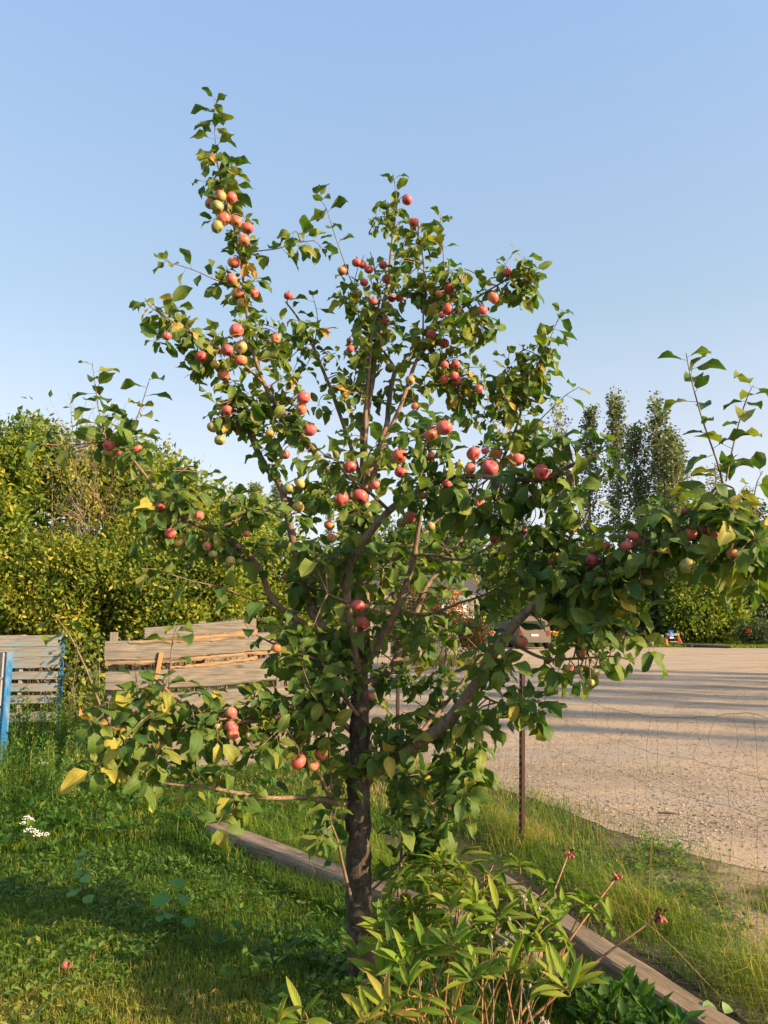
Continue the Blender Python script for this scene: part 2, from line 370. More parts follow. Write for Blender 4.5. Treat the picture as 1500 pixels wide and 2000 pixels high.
# loose stones, thick near the yard and thinning out
def rock_unit():
    V = np.array([(1, 0, 0), (-1, 0, 0), (0, 1, 0), (0, -1, 0), (0, 0, .8), (.6, .6, .45), (-.6, .55, .4), (.5, -.65, .5), (-.6, -.6, .35)], float)
    T = [(0, 5, 4), (5, 2, 4), (2, 6, 4), (6, 1, 4), (1, 8, 4), (8, 3, 4), (3, 7, 4), (7, 0, 4), (0, 2, 5), (2, 1, 6), (1, 3, 8), (3, 0, 7)]
    return V, np.array(T)
def scatter(mb, UV_, UT, pos, scale3, az, tint):
    V, n = UV_, len(pos); c, s = np.cos(az)[:, None], np.sin(az)[:, None]
    A = V[None] * scale3[:, None, :]
    B = np.stack([A[..., 0] * c - A[..., 1] * s, A[..., 0] * s + A[..., 1] * c, A[..., 2]], -1) + pos[:, None, :]
    mb.add(B.reshape(-1, 3), None, (UT[None] + (np.arange(n) * len(V))[:, None, None]).reshape(-1, 3), np.repeat(tint, len(V)))
r = 4.8 + 22 * rng.random(110000) ** 1.8; th = rng.uniform(-0.12, 0.56, 110000); x = r * np.sin(th); y = r * np.cos(th)
k = inside(GRAVEL, x + rng.normal(0, .10, len(x)), y + rng.normal(0, .10, len(x))) & (fz(x, y) > .35) & (fnoise(x, y, 0.9, 3) + 0.5 * rng.random(len(x)) > 0.60); x, y = x[k], y[k]; n = len(x)
sz = rng.lognormal(-5.15, 0.45, n).clip(0.003, 0.018); mb = MB(); V, T = rock_unit()
scatter(mb, V, T, np.stack([x, y, np.full(n, 0.002)], 1), np.stack([sz, sz * rng.uniform(.6, 1, n), sz * rng.uniform(.4, .8, n)], 1), rng.uniform(0, 6.28, n), rng.random(n))
b = NB("stone"); col = b.ramp(b.attr("tint"), [(0, (0.10, 0.085, 0.07)), (0.4, (0.26, 0.21, 0.16)), (0.7, (0.40, 0.32, 0.23)), (1, (0.60, 0.50, 0.39))])
mb.build("gravel_stones", b.finish(col, 0.9), smooth=False, kind='stuff')
# bare soil in the bed behind the fence-side timber
def m_soil():
    b = NB("bed_soil"); p = b.pos(); n1 = b.noise(p, 22, 5, 0.7); n2 = b.noise(p, 4, 3)
    return b.finish(b.mix(b.map(n1, 0.35, 0.7), (0.030, 0.023, 0.017), b.mix(n2, (0.085, 0.065, 0.045), (0.13, 0.10, 0.07))), 0.95, b.bump(n1, 1, 0.03), 0.1)
mb = MB(); a = Vector((T2A.x, T2A.y, 0)); c = Vector((T2B.x, T2B.y, 0)); d = (c - a).normalized(); a = a - d * 0.5; c = c + d * 1.2; nrm = Vector((-d.y, d.x, 0)); N = 40; V = []
for q in range(N + 1):
    p = a.lerp(c, q / N); w0 = -0.05; w1 = 0.30 + 0.10 * mnoise.noise(p * 3)
    for s, z in ((w0, .001), (w0 + (w1 - w0) * .5, .022 + .02 * mnoise.noise(p * 9)), (w1, .001)): V.append(p + nrm * s + Vector((0, 0, z)))
mb.add(V, [(q * 3 + e, q * 3 + e + 1, q * 3 + e + 4, q * 3 + e + 3) for q in range(N) for e in (0, 1)])
mb.build("bed_soil", m_soil(), kind='structure')

M_TIMBER = mat_wood("timber_wood", (0.165, 0.122, 0.092), (0.33, 0.25, 0.19))
M_TIMBER2 = mat_wood("timber_wood_tan", (0.155, 0.115, 0.075), (0.275, 0.212, 0.145))
def timber(A, B, w, h, name, label, mat, seed):
    A = Vector((A.x, A.y, 0)); B = Vector((B.x, B.y, 0)); d = B - A; L = d.length; M = frame(d, (A + B) / 2)
    N, mbt = 60, MB(); V = []
    ring = [(-.5, -.2), (-.5, .80), (-.44, .95), (-.36, 1), (0, 1.0), (.36, 1), (.44, .95), (.5, .80), (.5, -.2)]
    for q in range(N + 1):
        for e, (u, v) in enumerate(ring):
            x = (q / N - .5) * L; nz = mnoise.noise(Vector((x * 2.5, e * 1.7, seed))) + .6 * mnoise.noise(Vector((x * 11, e * 3.1, seed)))
            V.append((x, u * w + .007 * nz, v * h + .006 * mnoise.noise(Vector((x * 4, e, seed + 5)))))
    K = len(ring); Q = [(q * K + e, q * K + e + 1, (q + 1) * K + e + 1, (q + 1) * K + e)[::-1] for q in range(N) for e in range(K - 1)]
    T = [(0, e, e + 1) for e in range(1, K - 1)] + [(N * K, N * K + e + 1, N * K + e) for e in range(1, K - 1)]
    mbt.add(V, Q, T); o = mbt.build(name, mat, smooth=False); o.matrix_world = M
    tag(o, label, "timber", "landscape timbers edging the garden bed")
    e = MB(); V = []
    return o
timber(T1A, T1B, 0.16, 0.125, "landscape_timber", "long weathered timber lying in the lawn behind the trunk", M_TIMBER, 1)
timber(T2A, T2B + (T2B - T2A).normalized() * 0.35, 0.15, 0.12, "landscape_timber", "tan timber edging the dark soil bed beside the wire fence", M_TIMBER2, 2)

# ------------------------------------------------------------------ grasses
def blades(mb, x, y, h, w, lean, tint, z=0.0):
    n = len(x); az = rng.uniform(0, 6.283, n); wa = az + np.pi / 2 + rng.normal(0, .4, n)
    L = lean * h; dx, dy = np.cos(az), np.sin(az); wx, wy = np.cos(wa) * w / 2, np.sin(wa) * w / 2
    z = np.zeros(n) + z
    m1x, m1y, m1z = x + dx * L * .28, y + dy * L * .28, z + h * .55
    V = np.stack([np.stack([x - wx, y - wy, z - .01], 1), np.stack([x + wx, y + wy, z - .01], 1), np.stack([m1x + wx * .75, m1y + wy * .75, m1z], 1), np.stack([m1x - wx * .75, m1y - wy * .75, m1z], 1), np.stack([x + dx * L, y + dy * L, z + h * (1 - .35 * np.minimum(lean, 1.2))], 1)], 1)
    b0 = (np.arange(n) * 5)[:, None]
    mb.add(V.reshape(-1, 3), b0 + np.array([0, 1, 2, 3]), b0 + np.array([3, 2, 4]), np.repeat(tint, 5))
def side(A, B, x, y):                       # signed distance from line AB, positive on the left of A->B
    d = (B - A); L = math.hypot(d.x, d.y); return (d.x * (y - A.y) - d.y * (x - A.x)) / L
def along(A, B, x, y):
    d = (B - A); L = math.hypot(d.x, d.y); return (d.x * (x - A.x) + d.y * (y - A.y)) / L
def wedge(n, r0, r1, a0, a1, p=1.0):
    r = np.sqrt(r0 ** 2 + (r1 ** 2 - r0 ** 2) * rng.random(n) ** p); th = rng.uniform(a0, a1, n); return r * np.sin(th), r * np.cos(th)
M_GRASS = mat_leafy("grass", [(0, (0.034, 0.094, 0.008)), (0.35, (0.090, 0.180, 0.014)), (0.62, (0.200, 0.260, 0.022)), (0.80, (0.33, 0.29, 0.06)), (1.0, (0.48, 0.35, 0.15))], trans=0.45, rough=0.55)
def on_timber(x, y, m=.085):
    a = (np.abs(side(T1A, T1B, x, y)) < m) & (along(T1A, T1B, x, y) > 0) & (along(T1A, T1B, x, y) < (T1B - T1A).length)
    c = (np.abs(side(T2A, T2B, x, y)) < m) & (along(T2A, T2B, x, y) > 0) & (along(T2A, T2B, x, y) < (T2B - T2A).length + .4)
    return a | c
lawn_mb = MB()
for (n, r0, r1) in ((115000, 2.3, 5.2), (70000, 5.2, 7.6)):
    x, y = wedge(n, r0, r1, -.66, .5, 1.0)
    s1 = side(T1A, T1B, x, y); al = along(T1A, T1B, x, y)
    k = (fz(x, y) < -.5) & ~on_timber(x, y) & ~((s1 > 0) & (side(T2A, T2B, x, y) > -.30)) & ~((side(T2A, T2B, x, y) > -.02) & (side(T2A, T2B, x, y) < .22) & (along(T2A, T2B, x, y) > -.5))
    x, y, s1, al = x[k], y[k], s1[k], al[k]; n = len(x)
    f = fnoise(x, y, 1.6, 1); f2 = fnoise(x, y, .7, 2)
    h = rng.uniform(.03, .065, n) * (.75 + .6 * f)
    nearT = (np.abs(s1) < .28) & (al > -.3); h = np.where(nearT, h * rng.uniform(1.3, 3.2, n), h)
    behind = (s1 > 0); h = np.where(behind, h * rng.uniform(1.3, 2.4, n), h)
    tint = np.clip(.10 + .42 * rng.random(n) + .42 * (f2 - .45) + .12 * behind + .32 * (rng.random(n) < .15) + .38 * np.clip((4.0 - y) / .5, 0, 1) * np.clip((-x - .25) / .5, 0, 1), 0, 1)  # blades at the front left tinted yellower to stand in for sunlight
    w = rng.uniform(.0028, .0055, n) * np.where(r0 > 5, 1.5, 1.0)
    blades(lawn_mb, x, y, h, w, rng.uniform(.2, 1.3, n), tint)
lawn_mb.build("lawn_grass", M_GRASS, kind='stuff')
# rough grass and straw further back, seedy patch before the boards
mb = MB(); x, y = wedge(85000, 6.2, 15.5, -.60, .12, 1.15)
k = ~inside(GRAVEL, x, y) & (fz(x, y) < .1) & ((side(T1A, T1B, x, y) > 0) | (along(T1A, T1B, x, y) < 0)); x, y = x[k], y[k]; n = len(x)
pyx, pyy, _ = proj(np.stack([x, y, np.zeros(n)], 1))
straw = np.clip(1.2 - np.abs(y - 7.75) / .9, 0, 1) * np.clip((x + 2.45) / .5, 0, 1)
weedy = np.clip((-x - 1.9) / .7, 0, 1) * np.clip((y - 5.6) / 1.2, 0, 1)
f = fnoise(x, y, 1.1, 5)
h = rng.uniform(.04, .10, n) * (.4 + 1.1 * f) * (1 + 1.3 * weedy) * (1 - .35 * straw)
tint = np.clip(.06 + .42 * rng.random(n) + .5 * (f - .5) + .25 * (rng.random(n) < .22), 0, 1); st = rng.random(n) < straw * .8; tint = np.where(st, rng.uniform(.70, 1, n), tint)
blades(mb, x, y, h, rng.uniform(.005, .010, n), rng.uniform(.3, 1.5, n), tint)
mb.build("rough_grass", M_GRASS, kind='stuff')
# long grass along the fence
mb = MB(); n = 15000; t = rng.uniform(-3.3, 3.3, n); off = rng.normal(.03, .20, n) + .02
px_, py_ = FA.x + FD.x * t - FD.y * off, FA.y + FD.y * t + FD.x * off
k = ~on_timber(px_, py_, .12) & (side(T2A, T2B, px_, py_) > .2); x, y, t, off = px_[k], py_[k], t[k], off[k]; n = len(x)
f = fnoise(x, y, 2.5, 8); h = rng.uniform(.06, .20, n) * (.35 + 1.3 * f) * np.where(t < 0, 1.15, 1.0) * np.exp(-(off / .24) ** 2)
blades(mb, x, y, h + .03, rng.uniform(.0025, .005, n), rng.uniform(.4, 1.5, n), np.clip(.18 + .45 * rng.random(n) + .35 * (f - .4) + .25 * (rng.random(n) < .2) + .25 * (t < .2) * rng.random(n), 0, 1))
for q in range(60):                          # a few tall seed stalks
    t = random.uniform(-1.2, 2.6); o_ = random.gauss(-.02, .12); p = Vector((FA.x + FD.x * t - FD.y * o_, FA.y + FD.y * t + FD.x * o_, 0)); hh = random.uniform(.35, .62); ln = Vector((random.gauss(0, .18), random.gauss(0, .12), hh))
    tube(mb, spline([p, p + ln * .55 + Vector((0, 0, .05)), p + ln], 3), [.0012, .0008], 3, random.uniform(.75, 1), cap=False)
mb.build("fence_grass", M_GRASS, kind='stuff')
# short worn grass on the verge beyond the fence
mb = MB(); x, y = wedge(90000, 3.0, 9.0, -.02, .62, 1.0); k = (fz(x, y) > .05) & ~inside(GRAVEL, x + rng.normal(0, .19, len(x)), y + rng.normal(0, .19, len(x))); x, y = x[k], y[k]; n = len(x)
f = fnoise(x, y, 1.9, 11); f3 = fnoise(x, y, .8, 12); bare = np.clip((f3 - .42) / .2, 0, 1) * np.clip((x - 1.3) / .4, 0, 1); k = rng.random(n) < (.35 + .9 * f) * (1 - .85 * bare); x, y, f, f3 = x[k], y[k], f[k], f3[k]; n = len(x)
blades(mb, x, y, rng.uniform(.025, .075, n) * (.6 + .8 * f), rng.uniform(.003, .006, n), rng.uniform(.4, 1.5, n), np.clip(.16 + .42 * rng.random(n) + .35 * (.6 - f) + .3 * (rng.random(n) < .25) + .18 * np.clip((5.6 - y) / 1, 0, 1), 0, 1))
mb.build("verge_grass", M_GRASS, kind='stuff')

# broad leaves: folded diamond leaf, five vertices
def leaves4(mb, pos, d, nrm, L, Wd, tint, droop=.12):
    tint = np.broadcast_to(np.asarray(tint, float), (len(pos),)); d = d / (np.linalg.norm(d, axis=1)[:, None] + 1e-9); s = np.cross(d, nrm); s /= np.linalg.norm(s, axis=1)[:, None] + 1e-9; nn = np.cross(s, d)
    L = np.asarray(L)[:, None]; Wd = np.asarray(Wd)[:, None]; mid = pos + d * L * .45 - nn * Wd * .12
    V = np.stack([pos, pos + d * L * .42 - s * Wd * .5 + nn * Wd * .08, pos + d * L * .42 + s * Wd * .5 + nn * Wd * .08, mid, pos + d * L - nn * L * droop], 1)
    b0 = (np.arange(len(pos)) * 5)[:, None]
    T = np.concatenate([b0 + np.array(q) for q in ((0, 2, 3), (0, 3, 1), (3, 2, 4), (1, 3, 4))])
    uv = np.tile(np.array([(0, 0), (-1, .4), (1, .4), (0, .45), (0, 1)], np.float32), (len(pos), 1))
    mb.add(V.reshape(-1, 3), None, T, np.repeat(tint, 5), uv)
def rnd_dirs(n, up=0.0, spread=1.0):
    d = rng.normal(0, spread, (n, 3)); d[:, 2] += up; return d / np.linalg.norm(d, axis=1)[:, None]
M_WEED = mat_leafy("weed_leaf", [(0, (0.025, 0.080, 0.014)), (0.45, (0.065, 0.155, 0.02)), (0.8, (0.15, 0.23, 0.03)), (1, (0.30, 0.28, 0.06))], trans=0.38, rough=0.5)
def rosettes(name, x, y, lmin, lmax, per, tint0, up=.45, zmax=.05):
    mb = MB(); n = len(x); L0 = rng.uniform(lmin, lmax, n)
    pos = np.repeat(np.stack([x, y, rng.uniform(.0, zmax, n)], 1), per, 0); m = len(pos); az = rng.uniform(0, 6.283, m)
    d = np.stack([np.cos(az), np.sin(az), rng.uniform(.05, up * 1.9, m)], 1); nr = rnd_dirs(m, 2.2, .5); pos = pos + d * np.stack([rng.uniform(.0, .025, m)] * 3, 1)
    L = np.repeat(L0, per) * rng.uniform(.6, 1.1, m)
    leaves4(mb, pos, d, nr, L, L * rng.uniform(.32, .6, m), np.clip(np.repeat(tint0 + .28 * np.clip((4.0 - y) / .5, 0, 1) * (x < -.3) + rng.normal(0, .12, n), per) + rng.normal(0, .12, m), 0, 1)); return mb.build(name, M_WEED, kind='stuff')  # front-left leaves get a brighter tint, sunlight put into their colour
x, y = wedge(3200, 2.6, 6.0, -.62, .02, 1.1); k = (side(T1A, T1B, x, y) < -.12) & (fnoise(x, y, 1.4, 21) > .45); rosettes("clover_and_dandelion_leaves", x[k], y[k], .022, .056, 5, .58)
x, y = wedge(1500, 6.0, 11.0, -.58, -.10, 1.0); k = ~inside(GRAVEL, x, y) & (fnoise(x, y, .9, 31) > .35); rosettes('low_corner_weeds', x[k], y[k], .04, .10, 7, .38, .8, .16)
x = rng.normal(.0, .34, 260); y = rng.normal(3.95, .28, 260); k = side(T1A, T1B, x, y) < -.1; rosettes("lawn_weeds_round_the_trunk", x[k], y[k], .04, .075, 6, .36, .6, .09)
x, y = wedge(4200, 3.1, 6.6, .16, .56, 1.0); k = (fz(x, y) > .12) & ~inside(GRAVEL, x, y) & (fnoise(x, y, 1.3, 23) > .42); rosettes("verge_clover", x[k], y[k], .02, .045, 6, .66)
x = rng.normal(.95, .16, 90); y = rng.normal(3.25, .16, 90); k = (side(T2A, T2B, x, y) < -.1); rosettes("bed_corner_weeds", x[k], y[k], .05, .09, 8, .28, 1.0, .14)
# tall weeds in the corner by the pallets
def tall_weeds(name, spots, hmin, hmax, tint0, per=26, leafL=.05):
    mb = MB()
    for (x, y) in spots:
        h = random.uniform(hmin, hmax); ln = Vector((random.gauss(0, .12) * h, random.gauss(0, .12) * h, h)); p = Vector((x, y, 0))
        tube(mb, [p, p + ln * .5 + Vector((0, 0, .03 * h)), p + ln], [.004, .0015], 3, tint0, cap=False)
        n = int(per * h / .5) + 6; t = rng.uniform(.15, 1, n); pos = np.array(p)[None] + np.array(ln)[None] * t[:, None]; d = rnd_dirs(n, .35, .8); L = leafL * rng.uniform(.5, 1.25, n)
        leaves4(mb, pos + d * .02, d, rnd_dirs(n, 1.5, .7), L, L * rng.uniform(.25, .5, n), np.clip(tint0 + rng.normal(0, .16, n), 0, 1))
    return mb.build(name, M_WEED, kind='stuff')
def corner(n): return [q for q in ((random.uniform(-6.0, -2.3), random.uniform(6.6, 11.2)) for _ in range(n)) if q[0] < -2.15 - .20 * (q[1] - 6.5)]
tall_weeds("corner_weeds", corner(520), .18, .50, .45); tall_weeds("pale_corner_weeds", corner(260), .25, .60, .74, 30, .035); tall_weeds("straw_weeds", corner(120), .2, .5, .95, 34, .028)
sp = [(random.uniform(-7.2, -2.9), random.uniform(10.4, 14.0)) for _ in range(200)]; tall_weeds("weeds_under_the_hedge", sp, .3, .75, .55, 30, .07)

# ------------------------------------------------------------------ hedge shrubs, trees and far vegetation
def ell_points(n, c, rad, lo=.72, hi=1.03, zmin=.15):
    out = []
    while sum(len(q) for q in out) < n:
        d = rng.normal(0, 1, (n, 3)); d /= np.linalg.norm(d, axis=1)[:, None]; r_ = rng.uniform(lo ** 3, hi ** 3, n) ** (1 / 3)
        p = np.array(c) + d * np.array(rad) * r_[:, None]; out.append(np.hstack([p[p[:, 2] > zmin], d[p[:, 2] > zmin]]))
    q = np.concatenate(out)[:n]; return q[:, :3], q[:, 3:]
def foliage(mb, ells, nclump, per, L, sigma, tint0, clump_var=.13, wl=.5, up=.25, lo=.72, zmin=.15):
    tot = sum(r[0] * r[1] + r[0] * r[2] + r[1] * r[2] for _, r in ells)
    for c, r in ells:
        n = max(3, int(nclump * (r[0] * r[1] + r[0] * r[2] + r[1] * r[2]) / tot)); cp, cd = ell_points(n, c, r, lo, 1.04, zmin)
        pos = np.repeat(cp, per, 0) + rng.normal(0, sigma, (n * per, 3)); out_ = np.repeat(cd, per, 0); m = len(pos)
        d = out_ * .7 + rnd_dirs(m, up, 1.0); nr = out_ * .6 + rnd_dirs(m, .8, .9)
        ls = L * rng.uniform(.55, 1.25, m); leaves4(mb, pos, d, nr, ls, ls * wl * rng.uniform(.8, 1.2, m), np.clip(np.repeat(tint0 + rng.normal(0, clump_var, n), per) + rng.normal(0, .10, m), 0, 1))
def twiggy(mb, base, ells, n, r0, tint, bend=.3):
    for q in range(n):
        c, r = random.choice(ells); p, _ = ell_points(1, c, r, .5, 1.0); p = Vector(p[0]); b0 = Vector(base) + Vector((random.gauss(0, .35), random.gauss(0, .25), 0)); m_ = b0.lerp(p, .5) + Vector((random.gauss(0, bend), random.gauss(0, bend), .35 * bend + random.gauss(0, bend * .4)))
        tube(mb, spline([b0, m_, p], 4), [r0, r0 * .3], 4, tint, cap=False)
HST = [(0, (0.040, 0.075, 0.014)), (0.35, (0.100, 0.165, 0.022)), (0.6, (0.205, 0.255, 0.030)), (0.8, (0.34, 0.33, 0.04)), (1, (0.45, 0.36, 0.05))]
M_HEDGE = mat_leafy("hedge_leaf", HST, trans=0.42, rough=0.5)
M_FAR = mat_leafy("far_leaf", [(0, (0.024, 0.046, 0.018)), (0.4, (0.070, 0.105, 0.036)), (0.7, (0.145, 0.175, 0.050)), (1, (0.25, 0.25, 0.06))], trans=0.3, rough=0.5)
M_TWIG = mat_plain("twig_bark", (0.17, 0.125, 0.085), 0.8)
M_DRYTWIG = mat_plain("dry_twig", (0.24, 0.185, 0.135), 0.85)
def E(px, py, y, rx, ry, rz=None):       # an ellipsoid seen at that pixel, radii in pixels
    s = y / FPX * 1.03; return (tuple(P(px, py, y)), (rx * s, (rx * s if rz is None else rz), ry * s))
def shrub(name, ells, base, label, nclump, per, L, tint0, cat="shrub", group="shrubs of the hedge behind the boards", twigs=40, mat=None, sigma=.17, clump_var=.13, twig_mat=None, wl=.5, lo=.72, inner=True):
    r = thing(name, base, label, cat, group)
    lumps = []
    for c, rr in ells:
        for _ in range(7 if inner else 3):
            d_ = rng.normal(0, 1, 3); d_ /= np.linalg.norm(d_); d_[1] = -abs(d_[1]); k_ = rng.uniform(.20, .38); lumps.append((tuple(np.array(c) + d_ * np.array(rr) * .92), (rr[0] * k_ * 1.2, rr[1] * k_ * 1.2, rr[2] * k_)))
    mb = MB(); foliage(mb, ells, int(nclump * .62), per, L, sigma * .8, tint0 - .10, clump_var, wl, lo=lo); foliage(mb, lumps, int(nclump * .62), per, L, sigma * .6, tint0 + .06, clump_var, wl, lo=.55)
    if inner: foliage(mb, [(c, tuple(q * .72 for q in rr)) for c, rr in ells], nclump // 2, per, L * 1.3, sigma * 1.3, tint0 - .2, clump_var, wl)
    mb.build("foliage", mat or M_HEDGE, r, kind='stuff')
    if not inner:                       # the bare shrub: many fine forked dry twigs
        mb = MB()
        for q in range(520):
            c, rr = random.choice(ells); p, dn = ell_points(1, c, rr, .2, 1.0); p = Vector(p[0]); dn = Vector(dn[0]); e_ = p + (dn * random.uniform(.1, .5) + Vector((random.gauss(0, .22), -.1 + random.gauss(0, .2), random.gauss(.12, .25))))
            m_ = p.lerp(e_, .5) + Vector((random.gauss(0, .07), random.gauss(0, .07), random.gauss(0, .06))); tube(mb, spline([p, m_, e_], 3), [.008, .003], 3, .5, cap=False)
        mb.build("twigs", twig_mat, r, kind='stuff')
    if twigs: mb = MB(); twiggy(mb, base, ells, twigs, .018, .5); mb.build("stems", twig_mat or M_TWIG, r)
    return r
gb = lambda px, y: (P(px, 1200, y).x, y, 0)
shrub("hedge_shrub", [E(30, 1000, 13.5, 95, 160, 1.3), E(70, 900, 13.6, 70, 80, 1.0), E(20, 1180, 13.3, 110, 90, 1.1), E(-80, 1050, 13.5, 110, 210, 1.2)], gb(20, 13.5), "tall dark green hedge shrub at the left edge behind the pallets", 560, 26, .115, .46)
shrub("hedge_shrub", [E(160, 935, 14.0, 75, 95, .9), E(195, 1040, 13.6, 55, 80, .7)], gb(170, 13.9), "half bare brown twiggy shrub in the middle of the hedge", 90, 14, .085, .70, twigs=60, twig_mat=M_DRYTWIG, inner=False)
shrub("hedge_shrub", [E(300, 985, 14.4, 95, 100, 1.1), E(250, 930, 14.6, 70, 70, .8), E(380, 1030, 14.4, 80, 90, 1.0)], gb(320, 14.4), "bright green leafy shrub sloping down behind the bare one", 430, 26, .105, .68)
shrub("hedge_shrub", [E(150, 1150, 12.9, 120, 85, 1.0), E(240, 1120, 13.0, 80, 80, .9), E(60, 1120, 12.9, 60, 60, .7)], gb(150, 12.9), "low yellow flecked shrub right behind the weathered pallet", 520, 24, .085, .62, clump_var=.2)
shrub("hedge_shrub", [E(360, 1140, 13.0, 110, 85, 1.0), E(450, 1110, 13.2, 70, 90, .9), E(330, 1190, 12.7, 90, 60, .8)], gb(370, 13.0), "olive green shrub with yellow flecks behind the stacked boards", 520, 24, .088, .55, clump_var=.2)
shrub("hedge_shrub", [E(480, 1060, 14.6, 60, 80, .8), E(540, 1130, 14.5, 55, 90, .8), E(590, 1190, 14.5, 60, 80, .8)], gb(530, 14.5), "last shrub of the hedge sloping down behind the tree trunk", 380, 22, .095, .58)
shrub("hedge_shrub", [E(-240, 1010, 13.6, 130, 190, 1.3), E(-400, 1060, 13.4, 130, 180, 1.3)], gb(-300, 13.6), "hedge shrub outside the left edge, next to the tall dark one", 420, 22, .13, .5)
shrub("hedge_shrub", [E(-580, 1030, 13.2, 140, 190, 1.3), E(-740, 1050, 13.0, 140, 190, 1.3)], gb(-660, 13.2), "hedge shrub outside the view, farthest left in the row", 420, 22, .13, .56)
# light sprays standing out above the hedge top
for (px, py, w, h, y) in ((45, 830, 60, 30, 14.2), (110, 840, 45, 45, 14.4), (170, 850, 40, 40, 14.6), (260, 885, 60, 30, 15.0), (320, 890, 35, 30, 15.0)):
    pass
mbt = MB(); mbl = MB()
r = thing("sapling_thicket", gb(120, 15.2), "pale feathery young growth standing above the hedge top", "shrub")
for q in range(120):
    px = random.uniform(-10, 345); top = 812 + max(0, px - 60) * .22 + abs(random.gauss(0, 24)); y = random.uniform(14.6, 15.6); a = P(px + random.gauss(0, 20), 1010, y); t_ = P(px, top, y)
    tube(mbt, [a, a.lerp(t_, .5), t_], [.012, .003], 3, .5, cap=False); n = 34; tt = rng.uniform(.35, 1, n); pos = np.array(a)[None] * (1 - tt[:, None]) + np.array(t_)[None] * tt[:, None] + rng.normal(0, .13, (n, 3)); d = rnd_dirs(n, .1); ls = .095 * rng.uniform(.6, 1.2, n)
    leaves4(mbl, pos, d, rnd_dirs(n, .8), ls, ls * .45, np.clip(.84 + rng.normal(0, .08, n), 0, 1))
mbl.build("foliage", M_HEDGE, r, kind='stuff'); mbt.build("stems", M_TWIG, r)
# creeper leaves between the pallet and the boards
mb = MB(); pts, dd = ell_points(500, (P(165, 1300, 11.6)), (.36, .4, .75), .3, 1, .0); leaves4(mb, pts, rnd_dirs(500, -.2), dd + rnd_dirs(500, .6, .4), rng.uniform(.05, .10, 500), rng.uniform(.04, .075, 500), rng.uniform(.25, .8, 500))
r = thing("creeper", (P(165, 1370, 11.6).x, 11.6, 0), "leafy creeper filling the gap between pallet and boards", "plant"); mb.build("foliage", M_HEDGE, r, kind='stuff'); mb = MB(); twiggy(mb, (P(165, 1370, 11.6).x, 11.6, 0), [(tuple(P(165, 1300, 11.6)), (.3, .3, .6))], 14, .008, .5); mb.build("stems", M_TWIG, r)

# columnar poplars in a far row
M_POP = mat_leafy("poplar_leaf", [(0, (0.045, 0.070, 0.040)), (0.4, (0.100, 0.135, 0.065)), (0.7, (0.175, 0.205, 0.085)), (1, (0.27, 0.28, 0.10))], trans=0.35, rough=0.5)
M_POPBARK = mat_plain("poplar_bark", (0.30, 0.27, 0.22), 0.85)
def poplar_mesh(seed, H, R, dens=1.0, bare=False, nst=1):
    global rng
    keep = rng; rng = np.random.default_rng(seed); rr = random.Random(seed); mt, ml = MB(), MB()
    for s in range(nst):
        off = Vector((0, 0, 0)) if s == 0 else Vector((rr.uniform(-1, 1) * R * .9, rr.uniform(-.6, .6) * R, 0)); hh = H * (1 if s == 0 else rr.uniform(.72, .94))
        path = [off * .2, off + Vector((rr.gauss(0, .12), rr.gauss(0, .12), hh * .5)), off + Vector((rr.gauss(0, .25), rr.gauss(0, .2), hh))]
        sp_ = spline(path, 8); tube(mt, sp_, [.2, .02], 6, .5)
        nb = int(hh * 9 * dens)
        for q in range(nb):
            t = rr.uniform(.07, .97); k_ = min(int(t * (len(sp_) - 1)), len(sp_) - 2); b0 = Vector(sp_[k_]).lerp(Vector(sp_[k_ + 1]), t * (len(sp_) - 1) - k_)
            prof = (min(1, t / .25) ** .6) * (1 - t) ** .45 * 1.25; a = rr.uniform(0, 6.283); ln = R * prof * rr.uniform(.35, 1.12)
            tip = b0 + Vector((math.cos(a) * ln, math.sin(a) * ln, ln * rr.uniform(1.3, 2.3) + .3))
            if bare and rr.random() < (.75 if t > .45 else .45): tube(mt, [b0, b0.lerp(tip, .6), tip], [.03, .006], 3, .5, cap=False); continue
            if rr.random() < .35: tube(mt, [b0, tip], [.03, .006], 3, .5, cap=False)
            n = 26; tt = rng.uniform(.25, 1.05, n); pos = np.array(b0)[None] * (1 - tt[:, None]) + np.array(tip)[None] * tt[:, None] + rng.normal(0, .17, (n, 3)); ls = rng.uniform(.13, .26, n)
            leaves4(ml, pos, rnd_dirs(n, .1), rnd_dirs(n, .5), ls, ls * .85, np.clip(rr.gauss(.5, .1) + rng.normal(0, .12, n), 0, 1))
    rng = keep
    return mt.mesh("trunk", M_POPBARK), ml.mesh("crown", M_POP)
PV = [poplar_mesh(31, 18, 1.45, 1.15), poplar_mesh(32, 18, 1.25, 1.1), poplar_mesh(33, 18, 1.5, 1.0, True), poplar_mesh(34, 18, 1.6, 1.0, False, 4)]
def poplar(px, top, y, v, label, wide=1.0):
    h = P(px, top, y).z; r = thing("poplar_tree", (P(px, 1200, y).x, y, 0), label, "tree", "columnar poplars in the far row")
    for nm, me in zip(("trunk", "crown"), PV[v]):
        o = bpy.data.objects.new(nm, me); COL.objects.link(o); o.parent = r; s = h / 18
        o.scale = (s * wide, s * wide, s)
        if nm == "crown": o['kind'] = 'stuff'
    r.rotation_euler.z = random.uniform(0, 6.28); return r
poplar(1098, 785, 62, 2, "half bare poplar with pale dead upper branches, leftmost of the right group")
poplar(1160, 796, 63, 1, "slim dark poplar just right of the half bare one")
poplar(1218, 776, 61, 0, "tallest slim poplar with a leaning pointed tip")
poplar(1298, 780, 60, 3, "broad many stemmed poplar behind the tall right shoots", 1.15)
poplar(1338, 862, 61, 1, "shorter poplar leaning against the broad many stemmed one", 1.1)
poplar(1412, 905, 66, 2, "sparse poplar behind the right end leaf cluster", 1.1)
poplar(1478, 960, 70, 0, "low poplar at the right edge behind the leaf cluster")
